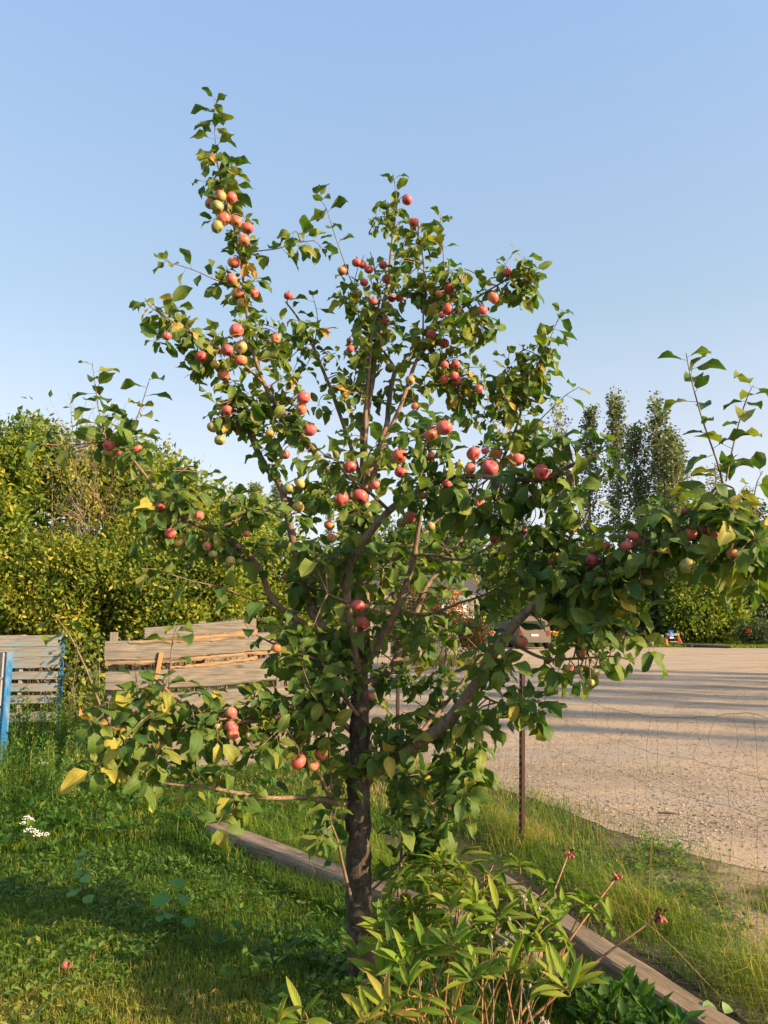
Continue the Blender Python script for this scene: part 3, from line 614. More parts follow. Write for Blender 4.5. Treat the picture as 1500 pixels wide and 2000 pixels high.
poplar(484, 942, 92, 1, "far slim poplar, left one of the pair beyond the hedge end")
poplar(500, 952, 95, 0, "far slim poplar touching the left of the far pair")
poplar(530, 950, 92, 0, "far poplar right of the pair, seen left of the limb")
poplar(640, 985, 85, 1, "far poplar seen between the central limbs left of the trunk line")
poplar(672, 1010, 82, 0, "far poplar mostly hidden behind the red apples in the centre")
poplar(812, 960, 72, 1, "poplar hidden behind the middle of the apple crown")
poplar(905, 930, 70, 0, "poplar hidden behind the crown left of the right apples")
poplar(1000, 900, 66, 3, "poplar behind the crown right of the apple row")

def far_tree(name, ells, base, label, nclump, per, L, tint0, group, trunk_r=.18, mat=None, sigma=.35, var=.14, cat="tree", wl=.7):
    r = thing(name, base, label, cat, group); mb = MB(); foliage(mb, ells, nclump, per, L, sigma, tint0, var, wl, zmin=.2)
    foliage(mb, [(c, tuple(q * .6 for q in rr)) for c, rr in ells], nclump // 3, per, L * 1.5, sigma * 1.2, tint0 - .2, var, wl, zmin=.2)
    mb.build("crown" if cat == "tree" else "foliage", mat or M_FAR, r, kind='stuff'); mb = MB(); top = max(ells, key=lambda e: e[0][2])[0]
    tube(mb, spline([base, (np.array(base) * .5 + np.array(top) * .5), top], 5), [trunk_r, trunk_r * .2], 6)
    twiggy(mb, base, ells, 14, trunk_r * .4, .5, .5); mb.build("trunk" if cat == "tree" else "stems", M_TWIG, r); return r
gt = "trees and bushes on the far side of the gravel"
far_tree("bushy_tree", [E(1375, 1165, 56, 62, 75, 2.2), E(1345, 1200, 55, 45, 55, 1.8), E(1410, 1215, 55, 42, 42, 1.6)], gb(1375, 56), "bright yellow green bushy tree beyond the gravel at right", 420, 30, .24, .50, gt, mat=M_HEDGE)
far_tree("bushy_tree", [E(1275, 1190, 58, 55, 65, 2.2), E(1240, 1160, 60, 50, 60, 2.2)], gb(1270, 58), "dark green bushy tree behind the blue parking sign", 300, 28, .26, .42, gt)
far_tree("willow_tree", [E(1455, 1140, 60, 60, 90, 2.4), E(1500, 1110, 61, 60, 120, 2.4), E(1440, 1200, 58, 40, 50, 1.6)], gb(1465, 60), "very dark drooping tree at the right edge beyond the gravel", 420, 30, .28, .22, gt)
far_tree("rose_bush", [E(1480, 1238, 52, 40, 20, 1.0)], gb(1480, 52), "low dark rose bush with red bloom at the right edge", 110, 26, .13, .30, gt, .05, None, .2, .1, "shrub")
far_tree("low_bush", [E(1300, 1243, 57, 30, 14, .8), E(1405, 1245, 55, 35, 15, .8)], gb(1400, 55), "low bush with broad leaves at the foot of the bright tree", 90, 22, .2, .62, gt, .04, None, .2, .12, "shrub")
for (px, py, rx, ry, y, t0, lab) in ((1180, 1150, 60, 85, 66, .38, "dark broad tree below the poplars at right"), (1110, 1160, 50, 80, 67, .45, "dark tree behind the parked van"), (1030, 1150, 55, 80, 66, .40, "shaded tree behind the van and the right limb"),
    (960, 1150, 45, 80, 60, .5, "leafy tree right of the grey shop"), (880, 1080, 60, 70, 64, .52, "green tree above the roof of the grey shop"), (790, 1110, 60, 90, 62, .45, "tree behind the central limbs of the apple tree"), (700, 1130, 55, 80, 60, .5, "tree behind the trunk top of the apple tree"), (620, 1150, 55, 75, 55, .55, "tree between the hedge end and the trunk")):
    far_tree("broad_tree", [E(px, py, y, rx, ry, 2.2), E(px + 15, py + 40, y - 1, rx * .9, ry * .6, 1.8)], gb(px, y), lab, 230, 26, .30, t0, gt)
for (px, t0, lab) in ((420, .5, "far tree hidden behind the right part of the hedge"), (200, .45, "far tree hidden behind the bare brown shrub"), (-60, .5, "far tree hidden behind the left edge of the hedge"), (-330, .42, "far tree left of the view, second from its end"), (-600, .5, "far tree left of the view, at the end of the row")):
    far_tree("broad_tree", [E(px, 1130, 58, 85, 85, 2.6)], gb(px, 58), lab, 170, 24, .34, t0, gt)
# far grass verge with its log kerb
mb = MB(); n = 9000; x = rng.uniform(11, 32, n); y = 51.0 - .19 * (x - 14) + rng.uniform(.0, 5, n); k = ~inside(GRAVEL, x, y); x, y = x[k], y[k]; n = len(x); blades(mb, x, y, rng.uniform(.1, .3, n), rng.uniform(.03, .07, n), rng.uniform(.3, 1.2, n), rng.uniform(.3, .75, n)); mb.build("far_verge_grass", M_GRASS, kind='stuff')
mb = MB(); a, c = G(1268, 1262), G(1428, 1266); tube(mb, [a + Vector((0, 0, .1)), a.lerp(c, .5) + Vector((0, 0, .1)), c + Vector((0, 0, .1))], .11, 8); tag(mb.build("kerb_log", mat_plain("old_log", (0.09, 0.07, 0.055), .9)), "dark log lying along the edge of the far verge", "log")
# row of poplars out of view at right whose long shadows cross the gravel
for (y, wide, h) in ((-1.4, .8, 15), (1.4, .9, 17), (4.2, 1.0, 16), (6.6, .75, 18), (8.9, 1.0, 16.5), (11.2, .8, 17.5), (13.5, .95, 16), (15.6, .75, 17)):
    r = thing("poplar_tree", (30 + random.uniform(-.8, .8), y, 0), "poplar in the row beside the gravel outside the right of the view", "tree", "poplars beside the gravel, right of the view")
    for nm, me in zip(("trunk", "crown"), PV[random.choice((0, 1, 0))]):
        o = bpy.data.objects.new(nm, me); COL.objects.link(o); o.parent = r; o.scale = (h / 18 * wide, h / 18 * wide, h / 18)
        if nm == "crown": o['kind'] = 'stuff'
    r.rotation_euler.z = random.uniform(0, 6.28)
# ------------------------------------------------------------------ stack of live-edged boards
M_BOARD = mat_wood("weathered_board", (0.115, 0.104, 0.093), (0.235, 0.214, 0.190))
M_BOARD2 = mat_wood("warm_board", (0.135, 0.108, 0.088), (0.25, 0.205, 0.165))
M_LIVE = mat_wood("torn_bark_edge", (0.07, 0.05, 0.035), (0.34, 0.25, 0.165), (0.42, 0.24, 0.11), .55, .6)
M_FRESH = mat_wood("fresh_orange_wood", (0.26, 0.15, 0.07), (0.40, 0.25, 0.13))
WA = G(205, 1512); WB = P(545, 1400, 9.15); WB.z = 0
WX = (WB - WA).normalized(); WN = Vector((WX.y, -WX.x, 0)); WU = Vector((0, 0, 1))
def wall_st(px, py):                       # pixel -> (distance along the boards, height)
    r = ray(px, py); o = Vector((0, 0, CAMH)); t = (WA - o).dot(WN) / r.dot(WN); p = o + r * t; return (p - WA).dot(WX), p.z
boards = thing("board_wall", WA, "wall of wide weathered live edge boards behind the apple tree", "board wall")
def board(pts_top, pts_bot, off, th, mat, label, name="plank", live=(0.5, 0.8), seed=0):
    """A board drawn by its top and bottom edge, with an uneven live edge and real thickness, standing off the wall plane."""
    T_ = [wall_st(*q) for q in pts_top]; B_ = [wall_st(*q) for q in pts_bot]
    x0, x1 = min(T_[0][0], B_[0][0]), max(T_[-1][0], B_[-1][0]); N = 44; V = []; xc = (x0 + x1) / 2
    tt = np.array(T_); bb = np.array(B_); zc = (tt[:, 1].mean() + bb[:, 1].mean()) / 2
    for q in range(N + 1):
        x = x0 + (x1 - x0) * q / N; zt = np.interp(x, tt[:, 0], tt[:, 1]) + .008 * live[0] * mnoise.noise(Vector((x * 6, seed, 0))) + .008 * live[0] * mnoise.noise(Vector((x * 19, seed, 2)))
        zb = np.interp(x, bb[:, 0], bb[:, 1]) + .012 * live[1] * mnoise.noise(Vector((x * 5, seed, 5))) + .010 * live[1] * mnoise.noise(Vector((x * 21, seed, 7)))
        hh = zt - zb; wob = .006 * mnoise.noise(Vector((x * 3, seed, 9)))
        for (v, dpt) in ((0.0, -.006), (.05, th * .75), (.10, th), (.5, th + .004), (.90, th), (.96, th * .8), (1.0, -.004)): V.append((x - xc, -(dpt + wob), zb + hh * v - zc))
        V.append((x - xc, .012, zt - .02 - zc)); V.append((x - xc, .012, zb + .02 - zc))
    K = 9; mbx = MB(); Q = [(q * K + e, (q + 1) * K + e, (q + 1) * K + (e + 1) % K, q * K + (e + 1) % K) for q in range(N) for e in range(K)]
    T3 = [(0, e, e + 1)[::-1] for e in range(1, K - 1)] + [(N * K, N * K + e, N * K + e + 1)[::-1] for e in range(1, K - 1)]
    mbx.add(V, Q, [t[::-1] for t in T3])
    ob = mbx.build(name, mat, boards, smooth=False); M = frame(WX, WX * xc + WN * off + Vector((0, 0, zc)))
    ob.matrix_local = M; ob['label'] = label
    return ob
board([(283, 1226), (390, 1218), (492, 1208)], [(283, 1250), (390, 1250), (500, 1242)], -.04, .04, M_BOARD, "short grey top board set back")
board([(205, 1252), (300, 1250), (400, 1245), (500, 1236), (545, 1232)], [(205, 1292), (300, 1291), (400, 1282), (545, 1270)], .03, .05, M_BOARD, "long grey board with torn upper edge", seed=3)
board([(250, 1252), (330, 1246), (420, 1236), (500, 1229)], [(250, 1258), (330, 1256), (420, 1252), (500, 1240)], .06, .03, M_LIVE, "strip of bark and torn orange wood", "bark_strip", (2, 1.4), 5)
board([(205, 1290), (300, 1288), (400, 1280), (545, 1268)], [(205, 1300), (300, 1297), (400, 1289), (545, 1274)], .055, .03, M_LIVE, "bark along the lower edge", "bark_strip", (1, 2), 8)
board([(206, 1312), (300, 1308), (420, 1296), (537, 1282)], [(206, 1350), (300, 1346), (420, 1342), (537, 1330)], .02, .05, M_BOARD, "wide smooth grey board", seed=11)
board([(330, 1301), (380, 1296), (440, 1290), (500, 1281)], [(330, 1307), (380, 1303), (440, 1297), (500, 1288)], .04, .035, M_FRESH, "freshly torn orange edge", "bark_strip", (2, 1.5), 13)
board([(212, 1358), (330, 1353), (450, 1345), (560, 1340)], [(212, 1392), (330, 1392), (450, 1388), (562, 1384)], .01, .05, M_BOARD, "third wide grey board", seed=17)
board([(212, 1398), (330, 1397), (450, 1394), (562, 1390)], [(212, 1428), (330, 1430), (450, 1428), (562, 1424)], .025, .05, M_BOARD2, "warm brown board", seed=19)
board([(212, 1430), (330, 1433), (450, 1431), (562, 1427)], [(212, 1462), (330, 1466), (450, 1468), (562, 1462)], .005, .06, M_BOARD2, "thick reddish board with cracked lower edge", seed=23)
board([(212, 1472), (330, 1474), (450, 1474), (562, 1468)], [(212, 1512), (330, 1510), (450, 1506), (562, 1500)], .015, .05, M_BOARD, "lowest board in the grass", seed=29)
mbx = MB()
for px in (215, 390, 548):
    s, _ = wall_st(px, 1400); h = 1.62 if px != 215 else 1.5; tmp = MB(); box(tmp, (h, .09, .09), None, .5, .006); ob = tmp.build("post", M_BOARD, boards, smooth=False); ob.matrix_local = frame((0, 0, 1), WX * s - WN * .11 + Vector((0, 0, h / 2 - .01)), WN)
tmp = MB(); box(tmp, (1.02, .05, .035), None, .5, .004); ob = tmp.build("brace", M_FRESH, boards, smooth=False); s0 = wall_st(282, 1440); s1 = wall_st(310, 1292)
a = WX * s0[0] + Vector((0, 0, s0[1])) + WN * .13; c = WX * s1[0] + Vector((0, 0, s1[1])) + WN * .10; ob.matrix_local = frame(c - a, (a + c) / 2, WN); ob['label'] = "pale diagonal stick leaning on the boards"
# squared log on a red stand just past the boards
s = G(562, 1392); lg = thing("log_on_stand", s + Vector((0, .6, 0)), "short squared orange brown log on a red metal stand beside the boards", "log"); base = lg.location
dd = base.y; h0 = P(562, 1312, dd).z; h1 = P(562, 1284, dd).z
tmp = MB(); box(tmp, (.30, .26, h1 - h0), None, .5, .012); ob = tmp.build("log", M_FRESH, lg, smooth=False); ob.location = (0, 0, (h0 + h1) / 2)
for sx in (-.11, .11):
    tmp = MB(); box(tmp, (.028, .028, h0), None, .5, .003); ob = tmp.build("leg", mat_plain("red_metal", (0.33, 0.045, 0.03), .5), lg, smooth=False); ob.location = (sx, 0, h0 / 2)

# ------------------------------------------------------------------ pallets on edge
M_PAL = mat_wood("pallet_wood", (0.17, 0.165, 0.155), (0.29, 0.275, 0.25), (0.16, 0.28, 0.36), .75)
M_PALG = mat_wood("grey_pallet_wood", (0.22, 0.205, 0.185), (0.36, 0.34, 0.30))
M_BLUE = mat_wood("blue_paint", (0.010, 0.09, 0.25), (0.02, 0.15, 0.36), (0.24, 0.26, 0.27), .45)
def pallet(A, B, rows, mat, label, blue_end=True, hgt=1.25):
    r = thing("wooden_pallet", A, label, "pallet", "pallets standing on edge by the hedge"); d = (B - A); L = d.length; d.normalize(); nrm = Vector((d.y, -d.x, 0))
    for q, (z0, z1) in enumerate(rows):
        tmp = MB(); N = 10; hh = z1 - z0; V = []
        for e in range(N + 1):
            x = (e / N - .5) * (L - .05) - .012; w0 = .006 * mnoise.noise(Vector((x * 4, q * 3.3, L))); w1 = .006 * mnoise.noise(Vector((x * 4, q * 3.3 + 9, L)))
            V += [(x, .011, -hh / 2 + w0), (x, -.011, -hh / 2 + w0), (x, -.011, hh / 2 + w1), (x, .011, hh / 2 + w1)]
        tmp.add(V, [(e * 4 + k, (e + 1) * 4 + k, (e + 1) * 4 + (k + 1) % 4, e * 4 + (k + 1) % 4) for e in range(N) for k in range(4)] + [(0, 1, 2, 3), (N * 4 + 3, N * 4 + 2, N * 4 + 1, N * 4)])
        ob = tmp.build("plank", mat, r, smooth=False); ob.matrix_local = frame(d, d * L / 2 + nrm * (.056 + .003 * (q % 3)) + Vector((0, 0, (z0 + z1) / 2)))
        if q % 2 == 0:
            ob2 = bpy.data.objects.new("plank", ob.data); COL.objects.link(ob2); ob2.parent = r; ob2.matrix_local = frame(d, d * L / 2 - nrm * .058 + Vector((0, 0, (z0 + z1) / 2)))
    for k, x in enumerate((.025, L / 2, L - .025)):
        tmp = MB(); box(tmp, (hgt, .045, .09), None, .5, .003); ob = tmp.build("stringer", M_BLUE if (blue_end and k == 2) else M_PALG, r, smooth=False); ob.matrix_local = frame((0, 0, 1), d * x + Vector((0, 0, hgt / 2)), nrm)
        if blue_end and k == 2: ob['label'] = "blue painted end stringer"
    for k, z in enumerate((.12, hgt - .12)):
        pass
    return r
PYD = 11.4; pa = P(-40, 1300, PYD); pa.z = 0; pb = P(124, 1300, PYD + .15); pb.z = 0
zz = lambda py: P(60, py, PYD).z
pallet(pa, pb, [(zz(q1), zz(q0)) for q0, q1 in ((1241, 1263), (1264, 1283), (1284, 1305), (1312, 1327), (1335, 1351), (1358, 1374), (1392, 1410))], M_PAL, "weathered pallet with faded blue planks standing before the hedge", True, zz(1240))
qa, qb = G(-160, 1490), G(5, 1506); pallet(qa, qb, [(P(10, q1, qb.y).z, P(10, q0, qb.y).z) for q0, q1 in ((1275, 1322), (1328, 1378), (1384, 1420), (1424, 1454), (1458, 1500))], M_PALG, "grey pallet with bright blue end cut off by the left edge", True, P(10, 1273, qb.y).z)

# pale stone in the weeds
mb = MB(); V, T = rock_unit(); p0 = G(106, 1398); o_ = [mb.add(V * np.array([.16, .1, .13]) + np.array([dx, dy, 0]), None, T) for dx, dy in ((0, 0),)]; bmx = mb.build("pale_stone", mat_plain("pale_rock", (0.50, 0.44, 0.37), .9), smooth=False); bmx.location = p0; tag(bmx, "pale rock lying in the weeds between pallet and boards", "stone")

# ------------------------------------------------------------------ wire fence: studded posts and woven wire
M_RUST = mat_plain("rusty_steel", (0.060, 0.030, 0.022), .75, .2, .5, 40)
M_STUD = mat_plain("worn_stud", (0.40, 0.32, 0.27), .6)
M_WIRE = mat_plain("dull_wire", (0.22, 0.20, 0.18), .55, .6, .3, 60)
fence = thing("wire_fence", FA, "sagging woven wire fence on rusty studded posts beside the gravel", "fence")
fdir = Vector((FD.x, FD.y, 0)); fn = Vector((fdir.y, -fdir.x, 0))
def tpost(s, h, lean, lab=None):
    mbp = MB(); ax = (Vector((0, 0, 1)) + lean).normalized(); b0 = fdir * s - ax * .1
    prof = [(-.022, .008), (-.022, .003), (-.003, .003), (-.003, -.028), (.003, -.028), (.003, .003), (.022, .003), (.022, .008)]
    V = []
    for z in (0, h + .1):
        for u, v in prof: V.append(b0 + ax * z + fdir * u - fn * v * -1)
    mbp.add([list(q) for q in V], [(k, (k + 1) % 8, (k + 1) % 8 + 8, k + 8) for k in range(8)] + [(8, 9, 14, 15), (10, 11, 12, 13)])
    po = mbp.build("post", M_RUST, fence, smooth=False, origin=FA)
    for q in range(int(h / .053)):
        tmp = MB(); box(tmp, (.010, .005, .022), None, .5); st = tmp.build("stud", M_STUD, po, smooth=False, origin=FA) if q == 0 else None
        if q == 0: stm = st.data
        else: st = bpy.data.objects.new("stud", stm); COL.objects.link(st); st.parent = po
        st.location = b0 + ax * (.16 + q * .053) + fdir * .0 - fn * -.0105
    if lab: po['label'] = lab
    return po
PH = P(1030, 1312, FA.y).z
tpost(0, PH, Vector((.028, 0, 0))); tpost(-3.05, 1.30, Vector((.01, .01, 0)), "post half hidden behind the tree"); tpost(3.3, 1.3, Vector((0, 0, 0)))
# heights of the strands where they pass the post and at the right edge of the view
rows = [(1.30, 1.19), (1.02, .93), (.80, .73), (.57, .51), (.36, .32), (.17, .15)]
def wire_pt(s, k, z0, z1):
    t = s / 2.4; sag = 0
    if s > 0: sag = -(.16 if k == 0 else .07 if k == 1 else .03) * math.sin(min(1, s / 2.4) * math.pi) ** 1.0
    wob = .018 * mnoise.noise(Vector((s * 2.3, k * 5.1, 1))) + .012 * mnoise.noise(Vector((s * 7, k * 3.1, 4)))
    z = z0 + (z1 - z0) * max(0, t) + sag + wob
    off = (.06 * mnoise.noise(Vector((s * 1.1, z * 2, 8))) + (.05 * math.sin(s * 1.9) if k < 2 else 0)) * min(1, abs(s) * 2)
    return fdir * s + fn * (-.015 - off) + Vector((0, 0, z))
S = np.arange(-3.05, 3.31, .045)
for k, (z0, z1) in enumerate(rows):
    mbw = MB(); tube(mbw, [wire_pt(s, k, z0, z1) for s in S], 0.0010 if k else .0013, 4, cap=False); mbw.build("strand", M_WIRE, fence, origin=FA)
s = -2.95; q = 0
while s < 3.2:
    bend = random.gauss(0, .03); mbw = MB(); pts = []
    for k, (z0, z1) in enumerate(rows):
        sh = bend * math.sin(k * 1.7 + q) + (random.gauss(0, .045) if k < 2 else random.gauss(0, .006)); pts.append(wire_pt(s + sh, k, z0, z1))
        if k < len(rows) - 1: nx = wire_pt(s, k + 1, *rows[k + 1]); pts.append(pts[-1].lerp(nx, .5) + fdir * random.gauss(0, .018 if k < 2 else .006) + fn * random.gauss(0, .012))
    pts.append(pts[-1] - Vector((0, 0, .12))); tube(mbw, spline(pts, 3), .0009, 3, cap=False); mbw.build("stay", M_WIRE, fence, origin=FA); s += .150; q += 1

# ------------------------------------------------------------------ far things beyond the gravel
# grey shop with its signs
M_SHED = mat_wood("shop_board", (0.26, 0.24, 0.21), (0.38, 0.35, 0.31)); M_ROOF = mat_plain("shop_roof", (0.09, 0.08, 0.075), .8); M_WHITE = mat_plain("white_paint", (0.78, 0.77, 0.73), .6, 0, .15)
M_GLASS = mat_plain("dark_glass", (0.03, 0.04, 0.045), .08, 0, .1, 3, .6); M_TEAL = mat_plain("teal_paint", (0.05, 0.40, 0.36), .5, 0, .1); M_YEL = mat_plain("yellow_paint", (0.75, 0.48, 0.03), .5, 0, .1); M_BLK = mat_plain("black_paint", (0.015, 0.015, 0.015), .5, 0, .1)
SY = 36.0; sx0, sx1 = P(720, 1215, SY).x, P(934, 1215, SY).x; eave = 2.75
shop = thing("garden_shop", ((sx0 + sx1) / 2, SY, 0), "grey board shop with porch post half hidden behind the apple tree", "building"); hw = (sx1 - sx0) / 2
def part(nm, size, loc, mat, par=shop, rot=None, label=None, bev=.01):
    tmp = MB(); box(tmp, size, None, .5, bev); ob = tmp.build(nm, mat, None, smooth=False); ob.parent = par
    q = Vector(loc); pp = par
    while pp is not shop_root: q -= Vector(pp.location); pp = pp.parent
    ob.location = q
    if rot: ob.rotation_euler = rot
    if label: ob['label'] = label
    return ob
shop_root = shop
nb_ = 22
wall_ = part("wall", (2 * hw - .3, 3.6, eave), (0, 2.1, eave / 2), M_SHED)
for q in range(nb_):
    w = (2 * hw - .3) / nb_; part("plank", (w - .012, .03, eave - .05), (-hw + .15 + w * (q + .5), .285 - (q % 2) * .006, eave / 2), M_SHED, wall_, None, None, .004)
for sgn in (-1, 1): part("roof", (2 * hw + .8, 2.75, .09), (0, 2.1 + sgn * 1.22, eave + .55), M_ROOF, rot=(-sgn * .42, 0, 0))
for x in (-hw + .15, -hw * .3, hw - .08): part("porch_post", (.16, .16, eave), (x, -.55, eave / 2), M_SHED)
part("porch_beam", (2 * hw, .14, .2), (0, -.55, eave - .05), M_SHED)
wd = part("window", (.62, .08, .85), (P(944, 1222, SY).x - shop.location.x - .55, .22, P(944, 1222, SY).z), M_WHITE)
part("pane", (.44, .03, .64), (P(944, 1222, SY).x - shop.location.x - .55, .165, P(944, 1222, SY).z), M_GLASS, wd)
part("door", (.95, .06, 2.05), (-hw * .35, .22, 1.03), M_BLK)
def text_obj(body, size, loc, mat, par, rot=(math.pi / 2, 0, 0), name="lettering"):
    cu = bpy.data.curves.new(name, 'FONT'); cu.body = body; cu.size = size; cu.align_x = 'CENTER'; cu.align_y = 'CENTER'; cu.extrude = .004; cu.offset = .006; cu.materials.append(mat)
    t0 = bpy.data.objects.new(name, cu); COL.objects.link(t0); bpy.context.view_layer.update(); me_ = bpy.data.meshes.new_from_object(t0.evaluated_get(bpy.context.evaluated_depsgraph_get())); bpy.data.objects.remove(t0); me_.materials.clear(); me_.materials.append(mat); t = bpy.data.objects.new(name, me_); COL.objects.link(t); t.parent = par; t.location = loc; t.rotation_euler = rot; return t
sg = P(886, 1181, SY - .75); sign = tag(bpy.data.objects.new("shop_sign", None), "white shop sign with teal top band hanging on the grey shop", "sign"); COL.objects.link(sign); sign.location = sg
shop_root = sign; part("board", (1.25, .05, .58), tuple(Vector((0, 0, -.05))), M_WHITE, sign); part("teal_band", (1.25, .03, .24), (0, -.045, .14), M_TEAL, sign); text_obj("We", .27, (-.12, -.066, .13), M_WHITE, sign)
yp = P(950, 1210, SY - .7); ys_ = tag(bpy.data.objects.new("yellow_sign", None), "small square yellow notice on the shop porch", "sign"); COL.objects.link(ys_); ys_.location = yp; shop_root = ys_
part("board", (.26, .03, .30), (0, 0, 0), M_YEL, ys_); part("dark_mark", (.05, .012, .13), (0, -.02, .01), M_BLK, ys_); part("post", (.05, .04, yp.z), (0, .04, -yp.z / 2), M_SHED, ys_)
# orange berried trees and the planted strip before the shop
M_BERRY = mat_leafy("berry_leaf", [(0, (0.03, 0.06, 0.02)), (.45, (0.07, 0.11, 0.03)), (.6, (0.45, 0.10, 0.02)), (1, (0.70, 0.22, 0.04))], trans=.2)
for (px, py, rx, ry, y, lab) in ((868, 1195, 36, 52, 27.5, "rowan tree laden with orange berries on a staked trunk"), (800, 1175, 40, 50, 29, "orange berried rowan glimpsed behind the central limbs"), (926, 1238, 22, 22, 26.5, "low bush of orange flowers under the shop window")):
    r = thing("berry_tree" if "rowan" in lab else "flower_bush", gb(px, y), lab, "tree" if "rowan" in lab else "shrub"); mb = MB(); foliage(mb, [E(px, py, y, rx, ry)], 120, 26, .11, .22, .36, .06, .5, lo=.3); foliage(mb, [E(px, py, y, rx, ry)], 95, 10, .085, .07, .86, .1, .9, lo=.5)
    mb.build("crown" if "rowan" in lab else "foliage", M_BERRY, r, kind='stuff'); mb = MB(); b0 = Vector(gb(px, y)); tube(mb, spline([b0, P(px + 4, 1250, y), P(px, 1190, y)], 4), [.06, .02], 6); twiggy(mb, b0, [E(px, py, y, rx, ry)], 10, .02, .5); mb.build("trunk" if "rowan" in lab else "stems", M_TWIG, r)
M_STAKE = mat_plain("yellow_stake", (0.52, 0.30, 0.09), .8)
for (px, t_, b_, lab, m) in ((912, 1250, 1296, "yellowish wooden stake in the planted strip", M_STAKE), (904, 1262, 1294, "thin grey stake left of the yellow one", M_SHED)):
    g = G(px, b_); mb = MB(); h = P(px, t_, g.y).z; box(mb, (.05, .05, h + .1), Matrix.Translation((0, 0, h / 2 - .05)) @ Matrix.Rotation(.05, 4, 'Y'), .5, .008); ob = mb.build("stake", m, smooth=False); ob.location = g; tag(ob, lab, "stake")
mb = MB(); n = 5200; c = G(905, 1298); x = rng.normal(c.x - .4, .75, n); y = rng.normal(c.y, .55, n); blades(mb, x, y, rng.uniform(.15, .55, n), rng.uniform(.012, .03, n), rng.uniform(.2, .9, n), rng.uniform(.35, .95, n)); d = rnd_dirs(700, .4); mb2 = mb
mb.build("planted_strip", M_GRASS, kind='stuff')
# orange delineator post
g = G(962, 1306); dp = thing("marker_post", g, "orange road marker post with pink handle beyond the right limb", "marker post"); hh = P(962, 1232, g.y).z
M_OR = mat_plain("orange_plastic", (0.85, 0.22, 0.06), .45, 0, .15); M_PK = mat_plain("faded_pink_plastic", (0.80, 0.27, 0.22), .5, 0, .15)
mb = MB(); tube(mb, [(0, 0, .05), (0, 0, hh * .5), (0, 0, hh - .12)], [.055, .05], 12); ob = mb.build("tube", M_OR, None); ob.parent = dp
mb = MB(); a_ = np.linspace(0, 2 * np.pi, 18); tube(mb, np.stack([np.cos(a_) * .10, np.zeros(18), hh - .07 + np.sin(a_) * .05], 1), .03, 6, cap=False); ob = mb.build("handle", M_PK, None); ob.parent = dp
mb = MB(); tube(mb, [(0, 0, hh * .55), (0, 0, hh * .68)], .058, 12); ob = mb.build("reflective_band", M_WHITE, None); ob.parent = dp
mb = MB(); tube(mb, [(0, 0, 0), (0, 0, .04), (0, 0, .08)], [.19, .17, .06], 14); ob = mb.build("foot", M_BLK, None); ob.parent = dp
# parked van seen from behind
g = G(1045, 1268); VY = g.y; van = thing("parked_van", (P(1044, 1215, VY).x, VY, 0), "dusty tan van parked beyond the gravel behind the branches", "van"); shop_root = van
M_VAN = mat_plain("dusty_tan_paint", (0.23, 0.185, 0.14), .4, .2, .25, 2); M_RED = mat_plain("tail_red", (0.45, 0.03, 0.02), .3); M_TYRE = mat_plain("tyre_rubber", (0.02, 0.02, 0.02), .85); M_CHR = mat_plain("bumper_grey", (0.20, 0.19, 0.18), .5, .4)
sect = [(-.93, .38), (.93, .38), (.96, .62), (.95, 1.05), (.84, 1.62), (.72, 1.86), (.45, 1.94), (-.45, 1.94), (-.72, 1.86), (-.84, 1.62), (-.95, 1.05), (-.96, .62)]
mb = MB(); V = []
for yy, sc1, hs in ((0, .985, .985), (.06, 1, 1), (3.3, 1, 1), (3.5, .99, .985), (4.0, .97, .66), (4.7, .93, .60)):
    for x, z in sect: V.append((x * sc1, yy, min(z, .38 + (z - .38) * hs) if hs < 1 else z))
K = 12; mb.add(V, [(q * K + e, q * K + (e + 1) % K, (q + 1) * K + (e + 1) % K, (q + 1) * K + e) for q in range(5) for e in range(K)], [(0, e + 1, e) for e in range(1, K - 1)] + [(5 * K, 5 * K + e, 5 * K + e + 1) for e in range(1, K - 1)])
ob = mb.build("body", M_VAN, None, smooth=False); ob.parent = van
part("rear_window", (1.25, .03, .48), (0, -.012, 1.42), M_GLASS, van); part("bumper", (1.86, .12, .18), (0, -.06, .48), M_CHR, van); part("number_plate", (.42, .02, .13), (0, -.02, .82), M_WHITE, van)
for sx in (-1, 1):
    part("tail_light", (.13, .04, .30), (.83 * sx, -.02, .95), M_RED, van); part("side_window", (.02, 1.0, .42), (.90 * sx, 1.0, 1.40), M_GLASS, van)
    for yy in (.85, 3.6):
        mb = MB(); tube(mb, [(sx * .98, yy, .33), (sx * .88, yy, .33), (sx * .74, yy, .33)], .33, 18); wh = mb.build("wheel", M_TYRE, None); wh.parent = van
        mb = MB(); tube(mb, [(sx * 1.0, yy, .33), (sx * .985, yy, .33), (sx * .97, yy, .33)], .19, 14); rm = mb.build("rim", M_CHR, None); rm.parent = wh
    part("roof_rail", (.04, 2.2, .05), (.6 * sx, 1.6, 1.98), M_CHR, van)
for yy in (.7, 1.6, 2.5): part("rack_bar", (1.4, .05, .04), (0, yy, 2.02), M_CHR, van)
